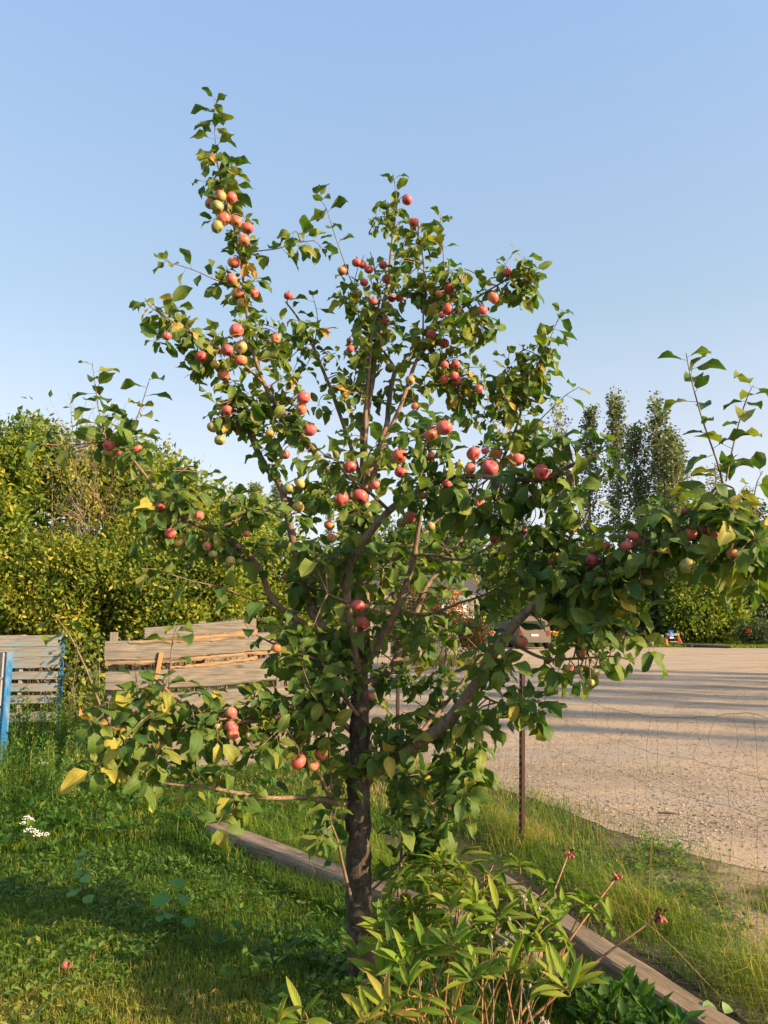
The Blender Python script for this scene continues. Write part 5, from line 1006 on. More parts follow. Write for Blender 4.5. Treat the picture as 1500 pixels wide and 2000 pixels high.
# ---- apples: pixel, pixel, size, look, label
LOOK = dict(pk=(.86, .25, .0), rd=(.95, .35, .10), cr=(1.0, .2, .55), og=(.66, .75, .0), ye=(.20, .95, .0), gr=(.12, .12, .0), gp=(.42, .15, .0), pe=(.72, .60, -.1), du=(.60, .30, .25), sp=(.55, .5, .05))
APPLES = [
 (430,383,24,'gp',"green apple with pink cheek, highest on the tall left leader"),
 (452,386,22,'pk',"dusty pink apple right beside the highest green one on the left leader"),
 (410,398,20,'du',"dull red apple tucked behind leaves left of the leader's highest apples"),
 (424,404,25,'gr',"olive green apple under the highest apple of the left leader"),
 (437,428,26,'pe',"peach coloured apple showing its open calyx on the left leader"),
 (424,443,24,'gr',"green apple half hidden behind the peach coloured one on the leader"),
 (461,433,24,'og',"orange red apple in the middle of the leader's diagonal row"),
 (483,446,25,'pk',"pink apple at the right end of the leader's diagonal row"),
 (476,470,24,'og',"orange apple hanging just below the right end of the leader's row"),
 (457,513,25,'og',"lone orange red apple on the leader beside the thin left shoot"),
 (452,546,24,'sp',"orange and green apple under the lone one on the leader"),
 (464,574,24,'du',"dull striped apple, left of the small red one on the leader"),
 (475,592,24,'ye',"yellow green apple, lowest of the leader's middle cluster"),
 (496,572,20,'rd',"small bright red apple right of the leader stem"),
 (563,578,18,'cr',"small dark red apple alone on the curved branch tip right of the leader"),
 (462,646,28,'pk',"large pink apple topping the big cluster left of the central limbs"),
 (444,684,24,'cr',"crimson apple half covered by a dark leaf below the large pink one"),
 (470,678,26,'gp',"green striped apple right below the large pink one in the left cluster"),
 (470,704,26,'sp',"red and green apple, lowest right in the left cluster"),
 (393,697,24,'rd',"red apple at the left edge of the left cluster"),
 (420,712,18,'ye',"small yellow apple under a dark leaf in the left cluster"),
 (437,733,25,'sp',"orange green apple hanging lowest in the left cluster"),
 (326,657,18,'pk',"small pink apple far out on the upper left branch"),
 (539,661,20,'pe',"peach yellow apple alone right of the left cluster"),
 (443,801,20,'rd',"red apple above the green pair at the left edge of the crown"),
 (415,835,22,'gr',"green apple at the left edge of the crown under the small red one"),
 (429,860,22,'gr',"green shaded apple lowest of the pair at the left edge of the crown"),
 (528,847,20,'ye',"yellow orange apple in the leaves left of the slanting pink limb"),
 (593,777,27,'pk',"pink apple on the slanting limb left of the central stems"),
 (588,800,22,'og',"orange apple pressed below the pink one on the slanting limb"),
 (605,840,28,'pk',"pink apple with a leaf lying over its top beside the slanting limb"),
 (557,888,20,'du',"small dull orange apple by the dead twigs left of the slanting limb"),
 (586,945,21,'ye',"yellow orange apple right of the bare left limb"),
 (583,990,22,'ye',"plain yellow apple below the yellow orange one by the bare limb"),
 (564,955,24,'gr',"green apple in shade left of the yellow orange one"),
 (212,870,22,'rd',"red apple at the far end of the left arm against the hedge"),
 (213,885,25,'gr',"green apple behind the red one at the end of the left arm"),
 (237,888,20,'og',"orange pink apple second along the left arm"),
 (268,877,19,'og',"orange apple under the second upright shoot of the left arm"),
 (315,988,23,'rd',"red apple sitting in the bend of the left arm"),
 (333,1042,23,'pk',"pink red apple hanging below the bend of the left arm"),
 (349,1060,19,'ye',"yellow apple touching the pink red one below the left arm"),
 (389,1008,20,'du',"dull red apple with a pale leaf along the left arm"),
 (404,1067,18,'du',"dull orange apple of the pair below the inner left arm"),
 (416,1083,18,'gr',"green apple of the pair below the inner left arm"),
 (450,1096,20,'gp',"greenish pink apple of the pair beside the forked left limb"),
 (469,1097,16,'gr',"smaller green apple of the pair beside the forked left limb"),
 (482,1043,14,'og',"tiny orange apple on the twig above the forked left limb"),
 (795,391,21,'rd',"red apple with green base, highest one on the central stem"),
 (808,435,20,'rd',"red apple second from the top of the central stem"),
 (668,529,18,'sp',"striped orange red apple at the left of the upper centre cluster"),
 (697,513,20,'pk',"pink red apple topmost in the bare twigs of the upper centre"),
 (708,517,16,'du',"dusky apple pressed behind the topmost pink one in the upper centre"),
 (720,526,18,'pk',"pink apple right and below the topmost one of the upper centre"),
 (748,518,18,'pk',"pink apple touching the left of the tall central stem"),
 (756,545,21,'pk',"pink apple partly behind the tall central stem"),
 (711,552,17,'rd',"bright red apple under the bare twigs of the upper centre"),
 (728,590,18,'rd',"red apple in pale leaves left of the central stem fork"),
 (697,574,22,'gr',"green apple in shade under the bright red upper centre one"),
 (765,583,16,'pk',"smaller pink apple of the pair right of the central stem"),
 (781,582,19,'pk',"larger pink apple of the pair right of the central stem"),
 (752,628,20,'og',"orange apple behind the fork of the central stems"),
 (684,682,15,'pk',"tiny pink apple in dry leaves left of the central stems"),
 (682,666,12,'og',"tiny orange apple above the tiny pink one left of the central stems"),
 (877,565,22,'rd',"red apple behind a pale leaf in the upper right leaves"),
 (857,574,15,'og',"orange apple left of the red one behind a pale leaf"),
 (874,604,23,'rd',"red apple with a leaf across its face right of the upright red stem"),
 (862,616,14,'pk',"small salmon apple under the leaf crossed red one"),
 (991,532,18,'rd',"red apple near the tip of the upper right branch"),
 (963,581,22,'og',"orange red apple under the tip leaves of the upper right branch"),
 (942,606,21,'rd',"bright red apple hanging under the upper right branch"),
 (842,653,19,'pk',"pink apple beside the orange lit right stem"),
 (867,671,21,'pk',"pink apple right of the one beside the orange lit stem"),
 (890,712,18,'rd',"red apple, top right of the tight cluster right of centre"),
 (868,713,17,'pk',"pink apple, top left of the tight cluster right of centre"),
 (886,734,20,'rd',"red apple with open calyx in the middle of the tight cluster"),
 (868,741,17,'pk',"pink apple, lower left of the tight cluster right of centre"),
 (896,746,18,'cr',"dark red apple, lowest of the tight cluster right of centre"),
 (935,760,17,'rd',"red apple alone right of the tight cluster"),
 (810,793,15,'rd',"small red apple below the orange lit stem"),
 (762,719,20,'gr',"shaded green apple left of the grey central stem"),
 (801,743,19,'gp',"shaded pinkish green apple between grey and orange stems"),
 (868,836,32,'pk',"very large pink apple above the right apple row"),
 (841,850,27,'og',"orange apple touching the left of the very large pink one"),
 (842,889,14,'rd',"small red apple half hidden under the very large pink one"),
 (780,891,30,'og',"large orange red apple left of the right apple row"),
 (783,922,25,'pk',"pink apple under the large orange red one"),
 (684,912,26,'pk',"pink apple in front of the central fork"),
 (733,947,22,'du',"dull red apple right of the dark hanging leaf"),
 (703,969,30,'rd',"red apple cut by a dark leaf in the centre of the crown"),
 (667,975,30,'pk',"large pink apple with star calyx in the centre of the crown"),
 (718,991,20,'gr',"green apple under the leaf cut red one"),
 (800,1011,28,'og',"half orange half yellow apple below the dark diagonal limb"),
 (785,1021,22,'gr',"green apple behind the half orange half yellow one"),
 (643,1026,21,'og',"orange red apple behind a grey green leaf by the left limb"),
 (648,1051,20,'gp',"dull apple hanging below the orange red one by the left limb"),
 (840,1028,20,'gp',"dull green apple right of the half orange one"),
 (825,968,18,'du',"dull orange apple in shade on the dark diagonal limb"),
 (872,945,18,'pk',"pink apple just under the dark diagonal limb's outer end"),
 (925,886,28,'rd',"red apple at the left of the right apple row"),
 (948,881,16,'pk',"small pink apple behind the right apple row"),
 (969,886,26,'og',"red orange apple in the middle of the right apple row"),
 (918,916,23,'og',"orange green apple below the left end of the right row"),
 (957,914,33,'cr',"darkest crimson apple with dotted skin in the right apple row"),
 (1008,896,34,'pk',"big red pink apple with a leaf on top in the right row"),
 (1057,922,32,'rd',"bright scarlet apple at the right end of the right row"),
 (897,908,18,'gr',"green apple with a curled leaf left of the right row"),
 (932,978,22,'pk',"pink apple below the right apple row"),
 (966,1051,21,'cr',"crimson apple above the big green pink one at right"),
 (960,1041,15,'ye',"yellow apple behind the crimson one at right"),
 (990,1073,26,'gp',"big green apple with pink flush right of the crown's middle"),
 (1024,1038,14,'cr',"small crimson apple in dark leaves right of the crown's middle"),
 (1078,1096,17,'rd',"dull red apple in the leaves before the long right arm"),
 (1156,1094,24,'pk',"pink apple with green base sitting on the long right arm"),
 (1185,1066,15,'pk',"pale pink apple peeping above the long right arm"),
 (1237,1047,23,'rd',"dark red apple at the left of the right end leaf cluster"),
 (1224,1065,22,'pk',"pinkish apple under the dark red one by the right arm"),
 (1340,998,18,'cr',"crimson apple under the tall right shoots"),
 (1268,1078,16,'og',"orange apple behind a pale curled leaf in the right cluster"),
 (1348,1043,27,'og',"large orange green apple in the middle of the right cluster"),
 (1379,1035,20,'pk',"pink apple with a leaf over it in the right cluster"),
 (1394,1043,17,'rd',"glowing red apple beside the pink one in the right cluster"),
 (1430,1082,23,'og',"orange pink apple with toothed calyx at the far right"),
 (1260,1138,27,'gr',"green apple hanging lowest from the right cluster"),
 (1343,1105,30,'gr',"large green apple shaded beneath the right cluster"),
 (699,1184,27,'rd',"red apple, upper of the pair before the trunk fork"),
 (707,1217,28,'pk',"bright pink apple, lower of the pair before the trunk fork"),
 (610,1135,22,'gr',"dull green apple beside the left limb low in the crown"),
 (556,1128,13,'rd',"tiny red apple left of the left limb"),
 (451,1392,24,'pk',"pink apple, top of the stacked trio before the boards"),
 (452,1420,26,'pk',"pink apple, middle of the stacked trio before the boards"),
 (455,1434,23,'pe',"peach apple, bottom of the stacked trio before the boards"),
 (426,1420,20,'gr',"green apple behind the stacked trio before the boards"),
 (486,1437,17,'gr',"small green apple right of the stacked trio"),
 (583,1488,30,'pe',"peach apple, left one of the low pair near the trunk"),
 (627,1473,27,'pe',"pinkish peach apple, right one of the low pair near the trunk"),
 (612,1496,22,'pe',"pale apple partly behind leaves between the low pair"),
 (540,1266,18,'og',"small orange apple above the right end of the boards"),
 (1018,1252,27,'du',"dull brownish red apple on the thick right limb"),
 (1138,1275,16,'pk',"pinkish apple above the low hanging right twig"),
 (1112,1305,17,'du',"dull red apple at the left under the low right twig"),
 (1130,1308,18,'gr',"green apple in the middle under the low right twig"),
 (1163,1315,18,'gr',"green apple at the right under the low right twig"),
 (1153,1333,16,'gr',"small green apple lowest under the low right twig"),
 (725,1360,18,'du',"dull orange apple right beside the upper trunk"),
]
def mat_apple():
    b = NB("apple_skin"); oi = b.n('ShaderNodeObjectInfo'); sp = b.n('ShaderNodeSeparateColor'); b.L.new(oi.outputs['Color'], sp.inputs[0]); blush, yel, dark = sp.outputs
    p = b.coord('Object'); sx = b.n('ShaderNodeSeparateXYZ'); b.L.new(p, sx.inputs[0])
    seedv = b.n('ShaderNodeCombineXYZ'); b.L.new(b.math('MULTIPLY', oi.outputs['Random'], 90.0), seedv.inputs[0])
    q = b.addv(p, seedv.outputs[0]); n1 = b.noise(q, 1.1, 3); 
    ang = b.math('ARCTAN2', sx.outputs[1], sx.outputs[0]); sv = b.n('ShaderNodeCombineXYZ'); b.L.new(b.math('MULTIPLY', ang, 7.0), sv.inputs[0]); b.L.new(b.math('MULTIPLY', sx.outputs[2], .8), sv.inputs[1]); b.L.new(b.math('MULTIPLY', oi.outputs['Random'], 50.0), sv.inputs[2])
    stripe = b.noise(sv.outputs[0], 1.6, 4, .65)
    grad = b.math('ADD', b.math('MULTIPLY', sx.outputs[0], .38), b.math('ADD', b.math('MULTIPLY', b.math('SUBTRACT', n1, .5), .9), b.math('MULTIPLY', b.math('SUBTRACT', stripe, .5), 1.3)))
    m = b.map(b.math('ADD', grad, b.math('MULTIPLY', b.math('SUBTRACT', blush, .62), 1.6)), -.30, .34)
    ground = b.mix(yel, (0.21, 0.27, 0.05), (0.58, 0.40, 0.06))
    red = b.mix(dark, b.mix(yel, (0.56, 0.065, 0.075), (0.60, 0.115, 0.035)), (0.28, 0.025, 0.045))
    red = b.mix(b.map(stripe, .4, .65, 0, .45), red, b.mix(1.0, red, (.68, .45, .6), 'MULTIPLY'))
    col = b.mix(m, ground, red)
    dots = b.n('ShaderNodeTexVoronoi'); dots.inputs['Scale'].default_value = 7; b.L.new(p, dots.inputs['Vector']); col = b.mix(b.map(dots.outputs['Distance'], .05, .11, .55, 0), col, (0.55, 0.38, 0.22))
    bloom = b.map(b.noise(q, 2.4, 3), .4, .7, .06, .26); col = b.mix(bloom, col, (0.70, 0.38, 0.40))
    return b.finish(col, b.map(n1, .3, .7, .36, .52), None, .42)
M_APPLE = mat_apple(); M_STEM = mat_plain("apple_stem", (0.16, 0.12, 0.05), .7); M_CALYX = mat_plain("dry_calyx", (0.06, 0.045, 0.03), .9)
def apple_mesh(seed, squash):
    r_ = random.Random(seed); mbx = MB(); NU, NV = 24, 16; V = []; ribs = r_.uniform(.015, .045); lop = r_.uniform(.03, .10)
    for j in range(NV + 1):
        t = math.pi * j / NV                      # 0 at the stem, pi at the calyx
        rr = math.sin(t) ** .92 * (1 + .06 * math.cos(t)); z = math.cos(t) * squash
        z -= .30 * math.exp(-(t / .40) ** 2); z += .20 * math.exp(-((math.pi - t) / .30) ** 2)
        for k in range(NU):
            a = 2 * math.pi * k / NU; w = 1 + ribs * math.cos(5 * a + seed) * (.4 + .8 * (1 - math.cos(t)) / 2) + .02 * math.cos(a * 2 + seed * 2)
            V.append((rr * w * math.cos(a), rr * w * math.sin(a), z + lop * math.cos(a + seed) * math.sin(t)))
    Q = [(j * NU + k, (j + 1) * NU + k, (j + 1) * NU + (k + 1) % NU, j * NU + (k + 1) % NU) for j in range(NV) for k in range(NU)]
    mbx.add(V, Q); return mbx.mesh("apple", M_APPLE)
AV = [apple_mesh(s, q) for s, q in ((1, .86), (2, .94), (3, .80), (4, .88), (5, .84), (6, .90))]
mbx = MB(); tube(mbx, [(0, 0, .50), (.03, 0, .85), (.10, .02, 1.25)], [.05, .04], 5); ME_STEM = mbx.mesh("stem", M_STEM)
mbx = MB(); tube(mbx, [(0, 0, -.70), (0, 0, -.76), (0, 0, -.80)], [.13, .09], 6)
for k in range(5):
    a = k * 1.2566; c_, s_ = math.cos(a), math.sin(a); mbx.add([(c_ * .06 - s_ * .05, s_ * .06 + c_ * .05, -.76), (c_ * .06 + s_ * .05, s_ * .06 - c_ * .05, -.76), (c_ * .22, s_ * .22, -.86)], None, [(0, 1, 2)])
ME_CALYX = mbx.mesh("calyx", M_CALYX)
def add_apple(c, rad, look, label, tilt=None, group="apples on the tree"):
    o = bpy.data.objects.new("apple", random.choice(AV)); COL.objects.link(o); o.location = c; o.scale = (rad,) * 3
    face = math.atan2(-.75, .35) + random.gauss(0, .7)
    o.rotation_euler = tilt or (random.gauss(-.35, .32), random.gauss(.0, .32), face)
    if not tilt: o.rotation_euler = (Matrix.Rotation(random.gauss(-.30, .35), 3, 'X') @ Matrix.Rotation(random.gauss(0, .3), 3, 'Y') @ Matrix.Rotation(face, 3, 'Z')).to_euler()
    bl, ye, dk = LOOK[look]; o.color = (bl + random.gauss(0, .04), min(1, max(0, ye + random.gauss(0, .08))), max(0, dk), 1)
    tag(o, label, "apple", group)
    for nm, me in (("stem", ME_STEM), ("calyx", ME_CALYX)):
        ch = bpy.data.objects.new(nm, me); COL.objects.link(ch); ch.parent = o
    return o
AP = []
for (px, py, sz, look, label) in APPLES:
    y = depth_at(px, py, 2) - random.uniform(.03, .12); c = P(px, py, y); dist = (c - Vector((0, 0, CAMH))).length; fwd = y * math.cos(TILT) + (c.z - CAMH) * math.sin(TILT)
    rad = sz * .5 / FPX * fwd; AP.append((px, py, sz, c, fwd)); ob = add_apple(c, rad, look, label); top = c + Vector((0, 0, rad)); q, dd = nearest(top)
    if dd < .5: tube(twigs_mb, spline([q, q.lerp(top, .5) + Vector((0, 0, .06 * dd + .006)), top + Vector((0, 0, rad * .2)), c + Vector((0, 0, rad * .6))], 3), [.0032, .0018], 4, .5, cap=False)
twigs_mb.build("twigs", M_SHOOT, tree, kind='stuff')
g = G(129, 1900); add_apple(Vector((g.x, g.y, .028)), .027, 'cr', "fallen red apple lying in the sunlit grass at the lower left", (.6, .4, 1.0), None)

g = G(896, 1893); add_apple(Vector((g.x, g.y, .032)), .03, 'du', "fallen dull red apple by the timber behind the peony stems", (.3, .5, 2.0), None)
# ---- leaf shapes: petiole, folded and bent blade, 4 x 5 cells
def leaf_shape(seed, wr, fold, bend, wave, nx=4, ny=5, pet=.22, tipw=1.0, curl=0.0, taper=.85):
    r_ = random.Random(seed); V, UV, Q, T = [], [], [], []
    ph = r_.uniform(0, 6)
    for j in range(ny + 1):
        v = j / ny; w = wr / 2 * (math.sin(math.pi * min(1, (v * .97 + .03)) ** taper) ** .72) * (1 - .12 * v); w = w if 0 < j < ny else (.02 if j else .05) * wr
        for i in range(nx + 1):
            u = -1 + 2 * i / nx; x = u * w; zz_ = fold * abs(u) * w + wave * abs(u) * math.sin(v * 7 + ph + (1.5 if u > 0 else 0)) * w - curl * u * u * w
            th = bend * v; yy = (math.sin(th) / bend if abs(bend) > 1e-3 else v); z0 = -(1 - math.cos(th)) / bend if abs(bend) > 1e-3 else 0
            V.append((x + .05 * math.sin(v * 3 + ph) * v, pet + yy + zz_ * math.sin(th), z0 + zz_ * math.cos(th))); UV.append((u, v))
    K = nx + 1; Q = [(j * K + i, j * K + i + 1, (j + 1) * K + i + 1, (j + 1) * K + i) for j in range(ny) for i in range(nx)]
    n0 = len(V); pr = .011
    for (yy, zz_) in ((0, 0.0), (pet + .06, -.006)):
        for k in range(3): a = k * 2.094; V.append((pr * math.cos(a), yy, zz_ + pr * math.sin(a))); UV.append((0, .02))
    Q += [(n0 + k, n0 + (k + 1) % 3, n0 + 3 + (k + 1) % 3, n0 + 3 + k) for k in range(3)]
    return np.array(V), np.array(Q), np.array(UV)
def bases(d, nrm):
    d = d / np.linalg.norm(d, axis=1)[:, None]; s = np.cross(d, nrm); s /= np.linalg.norm(s, axis=1)[:, None] + 1e-9; n = np.cross(s, d); return np.stack([s, d, n], -1)
def place_leaves(arr, shapes, parent, mat, name, stuff_name, n_ind, apples=None, seed=5):
    """The n_ind leaves that show largest become parts, the rest one stuff part."""
    A = np.asarray(arr); rs = np.random.default_rng(seed); R = bases(A[:, 3:6], A[:, 6:9]); L = A[:, 9]; t = A[:, 10]
    cen = A[:, :3] + R[:, :, 1] * (L * .7)[:, None]; px, py, dep = proj(cen)
    keep = np.ones(len(A), bool)
    if apples:
        for (ax, ay, sz, c, fw) in apples:
            rr = np.hypot(px - ax, py - ay); hide = (rr < sz * .40 + L * FPX / dep * .24) & (dep < fw + .06); keep &= ~(hide & (rs.random(len(A)) < .90))
    A, R, L, t, px, py, dep = [q[keep] for q in (A, R, L, t, px, py, dep)]
    tocam = np.array([0, 0, CAMH]) - A[:, :3]; tocam /= np.linalg.norm(tocam, axis=1)[:, None]
    size = (L * FPX / dep) ** 2 * (.15 + np.abs((R[:, :, 2] * tocam).sum(1)))
    cell = {}; order = np.argsort(dep)
    vis = np.zeros(len(A), bool)
    for i in order:
        k = (int(px[i] // 16), int(py[i] // 16)); c = cell.get(k, 0)
        if c < 1: vis[i] = True
        cell[k] = c + 1
    vis &= (px > 5) & (px < 1495) & (py > 5) & (py < 1995)
    ind = np.argsort(-(size * vis))[:n_ind]; isind = np.zeros(len(A), bool); isind[ind] = True; sh = rs.integers(0, len(shapes), len(A))
    mbs = MB()
    for k, (V, Q, UV) in enumerate(shapes):
        m = np.where(~isind & (sh == k))[0]
        if len(m):
            W_ = np.einsum('nij,vj->nvi', R[m], V) * L[m][:, None, None] + A[m][:, None, :3]
            mbs.add(W_.reshape(-1, 3), (Q[None] + (np.arange(len(m)) * len(V))[:, None, None]).reshape(-1, 4), None, np.repeat(t[m], len(V)), np.tile(UV, (len(m), 1)))
    if mbs.n: mbs.build(stuff_name, mat, parent, kind='stuff')
    cache = {}
    for i in ind:
        tq = round(float(t[i]) * 5) / 5; key = (int(sh[i]), tq)
        if key not in cache:
            V, Q, UV = shapes[key[0]]; mbx = MB(); mbx.add(V, Q, None, min(.97, tq * .96 + .02 + .013 * key[0]), UV); cache[key] = mbx.mesh(name, mat)
        o = bpy.data.objects.new(name, cache[key]); COL.objects.link(o); o.parent = parent
        M = Matrix([list(r) for r in R[i]]).to_4x4(); M = Matrix.Translation(Vector(A[i, :3]) - parent.location) @ M @ Matrix.Scale(float(L[i]), 4); o.matrix_local = M
    return len(A)
SHAPES = [leaf_shape(s, random.Random(s).uniform(.52, .70), random.Random(s + 50).uniform(.15, .55), random.Random(s + 90).uniform(.25, 1.3), random.Random(s + 7).uniform(.15, .85), pet=random.Random(s).uniform(.2, .38), curl=random.Random(s + 31).uniform(-.25, .45)) for s in range(14)]
AP += [(1064, 1234, 46, None, 99), (888, 1180, 34, None, 99), (949, 1213, 22, None, 99), (963, 1238, 16, None, 99)]      # gaps through which the van, signs and marker are seen
nl = place_leaves(LEAVES, SHAPES, tree, M_LEAF, "leaf", "leaves", 300, AP)
print("apple leaves", nl)
# ------------------------------------------------------------------ peony, dried weeds, yarrow and small lawn plants
PB = Vector((.27, 3.18, 0)); peony = thing("peony_bush", PB, "peony bush with yellow green reddening leaves in front of the trunk", "shrub")
M_PLEAF = mat_peony_leaf(); M_PSTEM = mat_shoot("peony_stem", (0.24, 0.10, 0.045), (0.30, 0.22, 0.08)); PL = []
FANS = [(770,1735,3.4,.4),(860,1685,3.5,.5),(905,1700,3.45,.5),(820,1770,3.3,.45),(945,1700,3.5,.4),(745,1800,3.3,.4),(700,1868,3.2,.45),(728,1835,3.3,.4),(762,1962,3.0,.95),(722,1985,2.95,.9),(805,1795,3.3,.5),(838,1738,3.35,.5),(795,1760,3.4,.4),(880,1765,3.25,.6),(862,1800,3.2,.5),(925,1768,3.2,.5),(900,1730,3.4,.7),(830,1842,3.1,.35),(790,1880,3.1,.35),(900,1840,3.1,.4),(935,1815,3.2,.4),(915,1900,3.0,.45),(800,1925,3.0,.6),(885,1968,2.95,.5),(930,1895,3.0,.4),
 (900,1668,3.6,.45),(845,1690,3.55,.5),(975,1730,3.5,.5),(945,1745,3.4,.6),(1000,1750,3.4,.5),(1020,1790,3.3,.4),(985,1800,3.3,.4),(1055,1800,3.25,.5),(1050,1770,3.3,.5),(1140,1750,3.4,.5),(1160,1785,3.3,.6),(1100,1830,3.2,.5),(1060,1845,3.15,.45),(1020,1850,3.15,.4),(1080,1905,3.0,.7),(1110,1925,2.95,.75),(1015,1690,3.6,.4),(960,1680,3.6,.45),
 (592,1978,3.0,.6),(545,1998,2.98,.55),(770,1850,3.2,.4),(745,1900,3.1,.5),(815,1700,3.5,.4),(1000,1890,3.05,.4),(860,1720,3.4,.6),(955,1790,3.25,.4),(780,1800,3.3,.4),(1065,1720,3.5,.4)]
FANS += [(q[0] + random.gauss(0, 26), q[1] + random.gauss(12, 16), q[2] + random.uniform(-.05, .15), max(.1, q[3] - .15)) for q in FANS if 790 < q[0] < 1180 and 1720 < q[1] < 1850][:26]
heads = [(1112,1663,3.75,"brown"),(1205,1712,3.5,"red"),(1290,1786,3.2,"withered")]
NST = 54
for fi, (px, py, y, tint) in enumerate(FANS):
    tint = min(tint, .72) - .08; tip = P(px, py, y - .12); b0 = PB + Vector((random.gauss(0, .10) + (px - 880) * .0009, random.gauss(0, .07), 0)); m_ = b0.lerp(tip, .5) + Vector((0, .0, .06)); sp_ = spline([b0, m_, tip - Vector((0, 0, .035)), tip], 4)
    mbx = MB()
    if fi < NST and fi % 2 == 0: tube(mbx, sp_, [.0042, .0022], 5, .5, cap=False); mbx.build("stem", M_PSTEM, peony)
    else:                                # a side stalk from a neighbouring stem
        q_ = Vector(sp_[int(len(sp_) * .6)]); tube(mbx, spline([q_, q_.lerp(tip, .5) + Vector((0, 0, .012)), tip], 3), [.0026, .0018], 4, .5, cap=False); mbx.build("leaf_stalk", M_PSTEM, peony)
    ax = Vector(sp_[-1] - sp_[-3]).normalized(); ax = (ax + Vector((random.gauss(0, .3), random.gauss(0, .3), .1))).normalized(); s_ = Vector((ax.y, -ax.x, 0)); s_ = s_.normalized() if s_.length > .05 else Vector((1, 0, 0)); n_ = s_.cross(ax).normalized()
    m = random.choice((6, 7, 8))
    for k in range(m):
        a = (k / (m - 1) - .5) * random.uniform(2.4, 3.2) + random.gauss(0, .1); d = (ax * math.cos(a) * .6 + s_ * math.sin(a) + Vector((0, -.35, random.uniform(-.12, .5)))).normalized(); nr = n_ * .4 + Vector((0, -.2, 1.0)) + Vector([random.gauss(0, .2) for _ in range(3)])
        p = tip - ax * random.uniform(0, .035); PL.append((*p, *d, *nr, random.uniform(.080, .135), min(1, max(0, tint + random.gauss(0, .17)))))
PSH = [leaf_shape(200 + s, random.Random(s).uniform(.22, .31), random.Random(s + 5).uniform(.25, .6), random.Random(s + 9).uniform(.2, .9), .15, 4, 5, .10, taper=.95) for s in range(8)]
place_leaves(PL, PSH, peony, M_PLEAF, "leaf", "leaves", 300, None, 9)
M_HEADB = mat_plain("withered_petal", (0.11, 0.045, 0.025), .85, 0, .5, 40); M_HEADR = mat_plain("red_seed_pod", (0.42, 0.11, 0.08), .6, 0, .4, 30)
for (px, py, y, kind) in heads:
    tip = P(px, py, y); b0 = PB + Vector((.18, .02, 0)); m_ = b0.lerp(tip, .55) + Vector((0, 0, .02)); mbx = MB(); tube(mbx, spline([b0, m_, tip], 6), [.006, .0035], 6); mbx.build("flower_stem", M_PSTEM, peony)
    mbx = MB(); n = 18 if kind == "withered" else 7; pts = np.array(tip)[None] + rng.normal(0, .010, (n, 3)); ls = rng.uniform(.018, .036, n); leaves4(mbx, pts, rnd_dirs(n, -.1), rnd_dirs(n), ls, ls * .7, .5); mbx.build("withered_flower", M_HEADB, peony)
    mbx = MB()
    for k in range(3): a = k * 2.1; d = Vector((math.cos(a) * .4, math.sin(a) * .4 - .4, -.35 if kind != "red" else .3)).normalized(); c = tip - Vector((0, 0, .008)); tube(mbx, [c, c + d * .014, c + d * .03], [.004, .009, .004], 6)
    mbx.build("seed_pod", M_HEADR, peony)
# leaves along the long flower stems
# dried thistle like stalks standing in the peony
M_DRY = mat_plain("dry_stalk", (0.33, 0.26, 0.17), .9, 0, .4, 40); M_FLUFF = mat_plain("dry_fluff", (0.42, 0.36, 0.28), .95, 0, .3, 60)
for (bx, by, tx, ty, y, lab) in ((1000, 2030, 1027, 1758, 3.05, "tall dried thistle stalk with fuzzy heads standing in the peony"), (955, 2040, 960, 1830, 2.98, "shorter dried stalk with bristly heads left of the tall one"), (1070, 2030, 1022, 1935, 2.85, "bent dry stalk low among the peony stems")):
    b0 = G(bx, by) if by < 2000 else Vector((P(bx, 2000, y).x, y, 0)); b0.z = 0; tip = P(tx, ty, y); dt = thing("dried_weed", b0, lab, "weed"); mbx = MB(); tube(mbx, spline([b0, b0.lerp(tip, .5) + Vector((.01, 0, 0)), tip], 6), [.003, .0016], 5); hd = []
    for k in range(7):
        t = random.uniform(.35, .95); q = b0.lerp(tip, t); e = q + Vector((random.gauss(0, .045), random.gauss(0, .03), random.uniform(.02, .08))); tube(mbx, [q, q.lerp(e, .5) + Vector((0, 0, .01)), e], [.0016, .001], 4); hd.append(e)
    hd.append(tip); mbx.build("stalk", M_DRY, dt)
    for e in hd:
        mbx = MB(); n = 40; pts = np.repeat(np.array(e)[None], n, 0); ls = rng.uniform(.006, .013, n); leaves4(mbx, pts, rnd_dirs(n), rnd_dirs(n), ls, ls * .22, .5); tube(mbx, [e - Vector((0, 0, .006)), e, e + Vector((0, 0, .006))], [.002, .006, .003], 6); mbx.build("seed_head", M_FLUFF, dt)
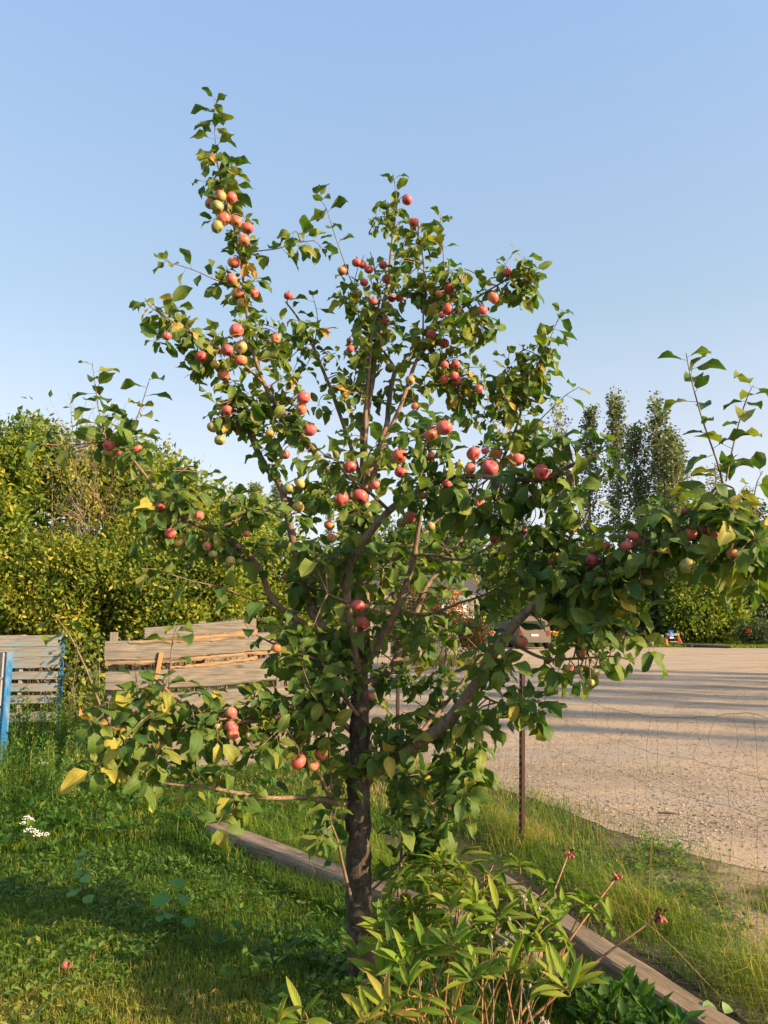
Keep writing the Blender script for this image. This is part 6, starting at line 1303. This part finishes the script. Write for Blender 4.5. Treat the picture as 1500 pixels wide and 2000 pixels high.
# yarrow
M_YAR = mat_plain("yarrow_white", (0.80, 0.78, 0.70), .7, 0, .12, 60)
def yarrow(spots, label):
    g0 = G(spots[0][0], spots[0][1] + 55); y = g0.y; r = thing("yarrow", g0, label, "flower", "white yarrow clumps in the shaded lawn edge"); mbs = MB()
    for (px, py, s) in spots:
        c = P(px, py, y - random.uniform(0, .12)); st = MB(); f0 = g0 + Vector((random.gauss(0, .02), random.gauss(0, .02), 0)); tube(st, spline([f0, f0.lerp(c, .6) + Vector((0, .02, 0)), c], 4), [.002, .0012], 4); st.build("stem", M_WEEDSTEM, r)
        mbx = MB(); V, T = rock_unit(); n = 30; rad = s * .55 / FPX * y; a = rng.uniform(0, 6.28, n); q = rad * np.sqrt(rng.random(n)); pos = np.array(c)[None] + np.stack([q * np.cos(a), q * np.sin(a), -.45 * q * q / rad + rng.normal(0, .004, n)], 1)
        scatter(mbx, V, T, pos, rng.uniform(.0035, .0068, (n, 1)) * np.array([1, 1, .7]), rng.uniform(0, 6, n), np.full(n, .5)); mbx.build("flower_head", M_YAR, r)
        n = 14; t = rng.uniform(.1, .85, n); pos = np.array(f0)[None] * (1 - t[:, None]) + np.array(c)[None] * t[:, None]; ls = rng.uniform(.03, .07, n); leaves4(mbs, pos, rnd_dirs(n, .4), rnd_dirs(n, 1), ls, ls * .2, rng.uniform(.2, .6, n))
    mbs.build("foliage", M_WEED, r, kind='stuff')
M_WEEDSTEM = mat_plain("green_stem", (0.06, 0.10, 0.03), .7)
yarrow([(53, 1594, 15), (60, 1600, 15), (45, 1606, 11)], "upper white yarrow heads in the shaded grass at left")
yarrow([(58, 1617, 18), (66, 1622, 14), (73, 1630, 14), (86, 1627, 20)], "lower white yarrow heads, the larger spray at left")
yarrow([(84, 1488, 16)], "single white yarrow head in the tall weeds near the blue pallet")
# broad leaved seedlings
def seedling(px, py, leafs, label, tint=.45):
    b0 = G(px, py); r = thing("broadleaf_seedling", b0, label, "plant", "broad leaved seedlings in the lawn"); top = b0 + Vector((0, 0, .02)); L_ = []
    for (lx, ly, s, dy) in leafs:
        c = P(lx, ly, b0.y + dy); d = Vector((lx - px, 0, 0)) * .02 + Vector((random.gauss(0, .3), -.6, .1)); d.z = random.uniform(-.25, .2); ln = s / FPX * b0.y
        mbx = MB(); c0 = c - d.normalized() * ln * .6; tube(mbx, spline([b0, b0.lerp(c0, .5) + Vector((0, 0, .02)), c0], 4), [.003, .0016], 4); mbx.build("stem", M_WEEDSTEM, r); L_.append((*c0, *d.normalized(), random.gauss(0, .25), -.45, 1, ln, tint + random.gauss(0, .08)))
    place_leaves(L_, BSH, r, M_SEEDL, "leaf", "leaves", 300, None, 3)
BSH = [leaf_shape(300 + s, .95, .15, .5, .25, 4, 5, .12, taper=.72) for s in range(4)]
M_SEEDL = mat_leafy("seedling_leaf", [(0, (0.05, 0.15, 0.03)), (.5, (0.11, 0.27, 0.05)), (1, (0.26, 0.34, 0.12))], trans=.3, rough=.5)
seedling(330, 1812, [(315, 1755, 40, -.05), (345, 1722, 30, 0), (358, 1752, 34, 0), (332, 1786, 30, -.08), (368, 1800, 28, -.05), (312, 1792, 18, -.1)], "larger broad leaved seedling in the shaded middle of the lawn", .35)
seedling(160, 1770, [(143, 1742, 28, -.03), (172, 1756, 24, -.05), (156, 1682, 26, 0), (172, 1702, 22, 0), (152, 1706, 20, 0), (168, 1716, 22, -.05), (162, 1665, 18, 0)], "pale upright seedling in the shaded lawn at left", .6)
seedling(1405, 2030, [(1385, 1965, 26, 0), (1402, 1985, 28, -.03), (1420, 1968, 24, 0), (1392, 1998, 24, -.05)], "small weed with pale new leaves by the dark soil at lower right", .8)
# tiny fallen leaves in the lawn
M_FALL = mat_leafy("fallen_leaf", [(0, (0.22, 0.10, 0.03)), (.5, (0.40, 0.22, 0.05)), (1, (0.50, 0.36, 0.10))], trans=.15, rough=.6)
for (px, py, lab) in ((669, 1838, "small yellow fallen leaf near the trunk base"), (432, 1934, "tiny orange fallen leaf in the sunlit lawn"), (212, 1846, "tiny pinkish dry leaf in the shaded lawn"), (362, 1957, "orange tinted leaf low in the front lawn")):
    g = G(px, py, .045); mbx = MB(); mbx.add(SHAPES[0][0] * .035, SHAPES[0][1], None, random.random(), SHAPES[0][2]); o = mbx.build("fallen_leaf", M_FALL); o.location = g; o.rotation_euler = (random.gauss(0, .3), random.gauss(0, .3), random.uniform(0, 6)); tag(o, lab, "fallen leaf", "fallen leaves on the lawn")
g = G(1308, 1589 - 1 + 0);
